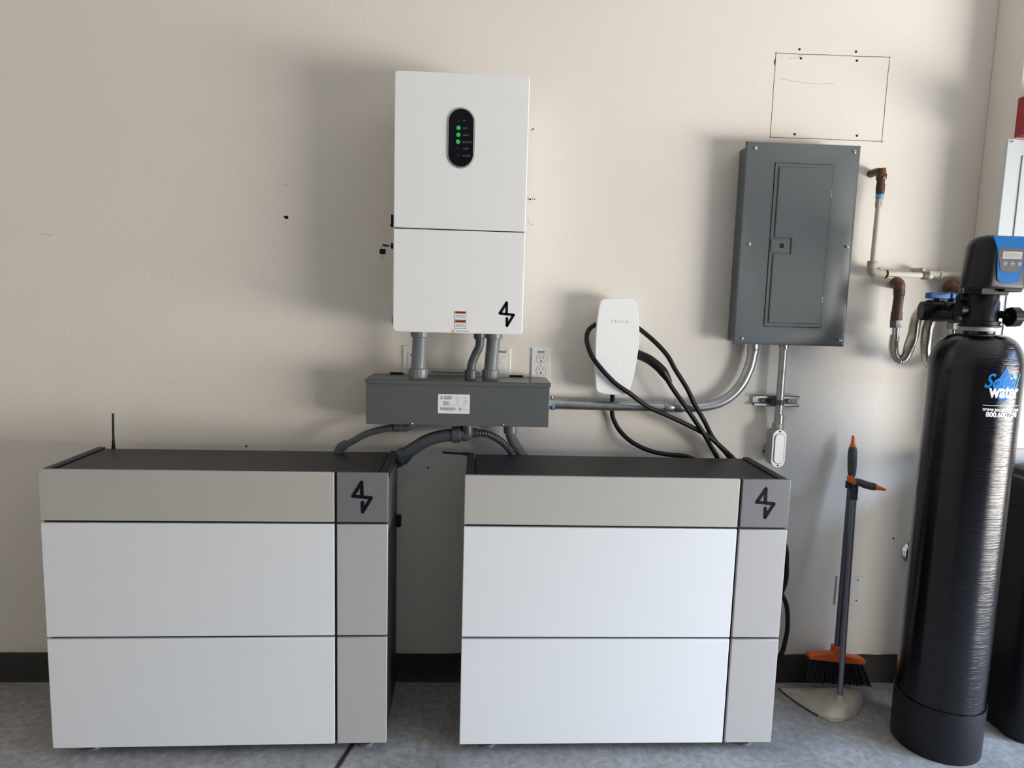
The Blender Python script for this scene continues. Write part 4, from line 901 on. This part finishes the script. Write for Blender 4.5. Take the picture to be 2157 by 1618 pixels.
bm = B(); tube(bm, [gp(.79), gp(.83), gp(.93), gp(1.05), gp(1.10)], [.0115, .0105, .0065, .0055, .003], 18); tag(fin('grip_tip', bm, 'brorange', t), 'orange hanging tip')

# ------------------------------------------------------------------ dustpan
S0 = at(1768.5, 1478, -.215)
t = thing('dustpan', (S0.x, S0.y, 0), 'cream long-handled dustpan standing on the floor beneath the broom', 'dustpan')
fpx = [(1640, 1451), (1655, 1465), (1680, 1483), (1705, 1499), (1725, 1510), (1745, 1516), (1765, 1518.5), (1785, 1517), (1802, 1510), (1814, 1498), (1819, 1484), (1817, 1472), (1808, 1464), (1790, 1458.5), (1765, 1456), (1735, 1455.5), (1705, 1455), (1670, 1452.5)]
foot = [onz(x, y, 0) for x, y in fpx]
foot = spline(foot+[foot[0]], 4)[:-1]
cp = onz(1768, 1490, 0); cp.z = 0
bm = B(); rs = []
top = Vector((S0.x, S0.y, 0))
for s, h in ((1, .001), (1.0, .004), (.97, .012), (.9, .024), (.8, .034), (.65, .041), (.45, .045), (.2, .047)):
    rg = []
    for p in foot:
        c_ = top; q = c_+(p-c_)*s
        tip = max(0, min(1, (S0.x-q.x)/.12)); q.z = h*(1-.55*tip)+.001
        q.y = min(q.y, -.03); rg.append(bm.verts.new(q))
    rs.append(rg)
for a, b in zip(rs, rs[1:]):
    for k in range(len(a)): bm.faces.new((a[k], a[(k+1) % len(a)], b[(k+1) % len(a)], b[k]))
bm.faces.new(rs[0]); bm.faces.new(rs[-1])
tube(bm, [top+Vector((-.002, 0, .034)), top+Vector((0, .002, .052)), top+Vector((.001, .004, .066))], [.02, .013, .0115], 18)
fin('pan', bm, 'pan', t)
bm = B(); k0, k1 = 17, 32
for k in range(36):
    f = k/35; a = onz(1722+73*f, 1506+9*math.sin(PI*f)-2*(1-f), .006); b = a+Vector((.0, -.010, -.003)); d_ = Vector((.0013, 0, 0))
    box(bm, a.x-.0012, a.x+.0012, b.y, a.y+.006, .001, .009)
fin('comb_teeth', bm, 'pan', t)
bm = B(); tube(bm, [p+Vector((0, 0, .002)) if p.y < -.032 else Vector((p.x, -.032, .002)) for p in foot[:22]], .0022, 8); tag(fin('rubber_lip', bm, 'rubber', t), 'thin dark lip along the edge')
D1 = at(1800, 1030, -.085)
bm = B(); tube(bm, [top+Vector((.001, .004, .06)), D1], .0095, 22); fin('pole', bm, 'pole', t)
bm = B(); d_ = (D1-top).normalized(); tube(bm, [D1-d_*.04, D1+d_*.022], .0118, 20); fin('socket', bm, 'brdk', t)
q0 = at(1798, 1014, -.085); q1 = at(1866, 1032, -.13)
L2 = lambda f: q0.lerp(q1, f)
bm = B(); tube(bm, spline([L2(0), L2(.15)+Vector((0, 0, .002)), L2(.4)+Vector((0, 0, -.001)), L2(.66), L2(.68)], 6), lambda s: .0105+.0035*math.sin(PI*s), 20); fin('grip', bm, 'brgrey', t)
bm = B(); tube(bm, [L2(.65), L2(.75), L2(.88), L2(1)], [.0118, .009, .0065, .004], 18); tag(fin('grip_tip', bm, 'brorange', t), 'orange hanging tip')
bm = B(); c = q0-Vector((.004, .010, .0)); tube(bm, [c+Vector((0, .012, 0)), c-Vector((0, .004, 0))], .0085, 20); tag(fin('pivot_button', bm, 'brorange', t), 'round orange pivot')
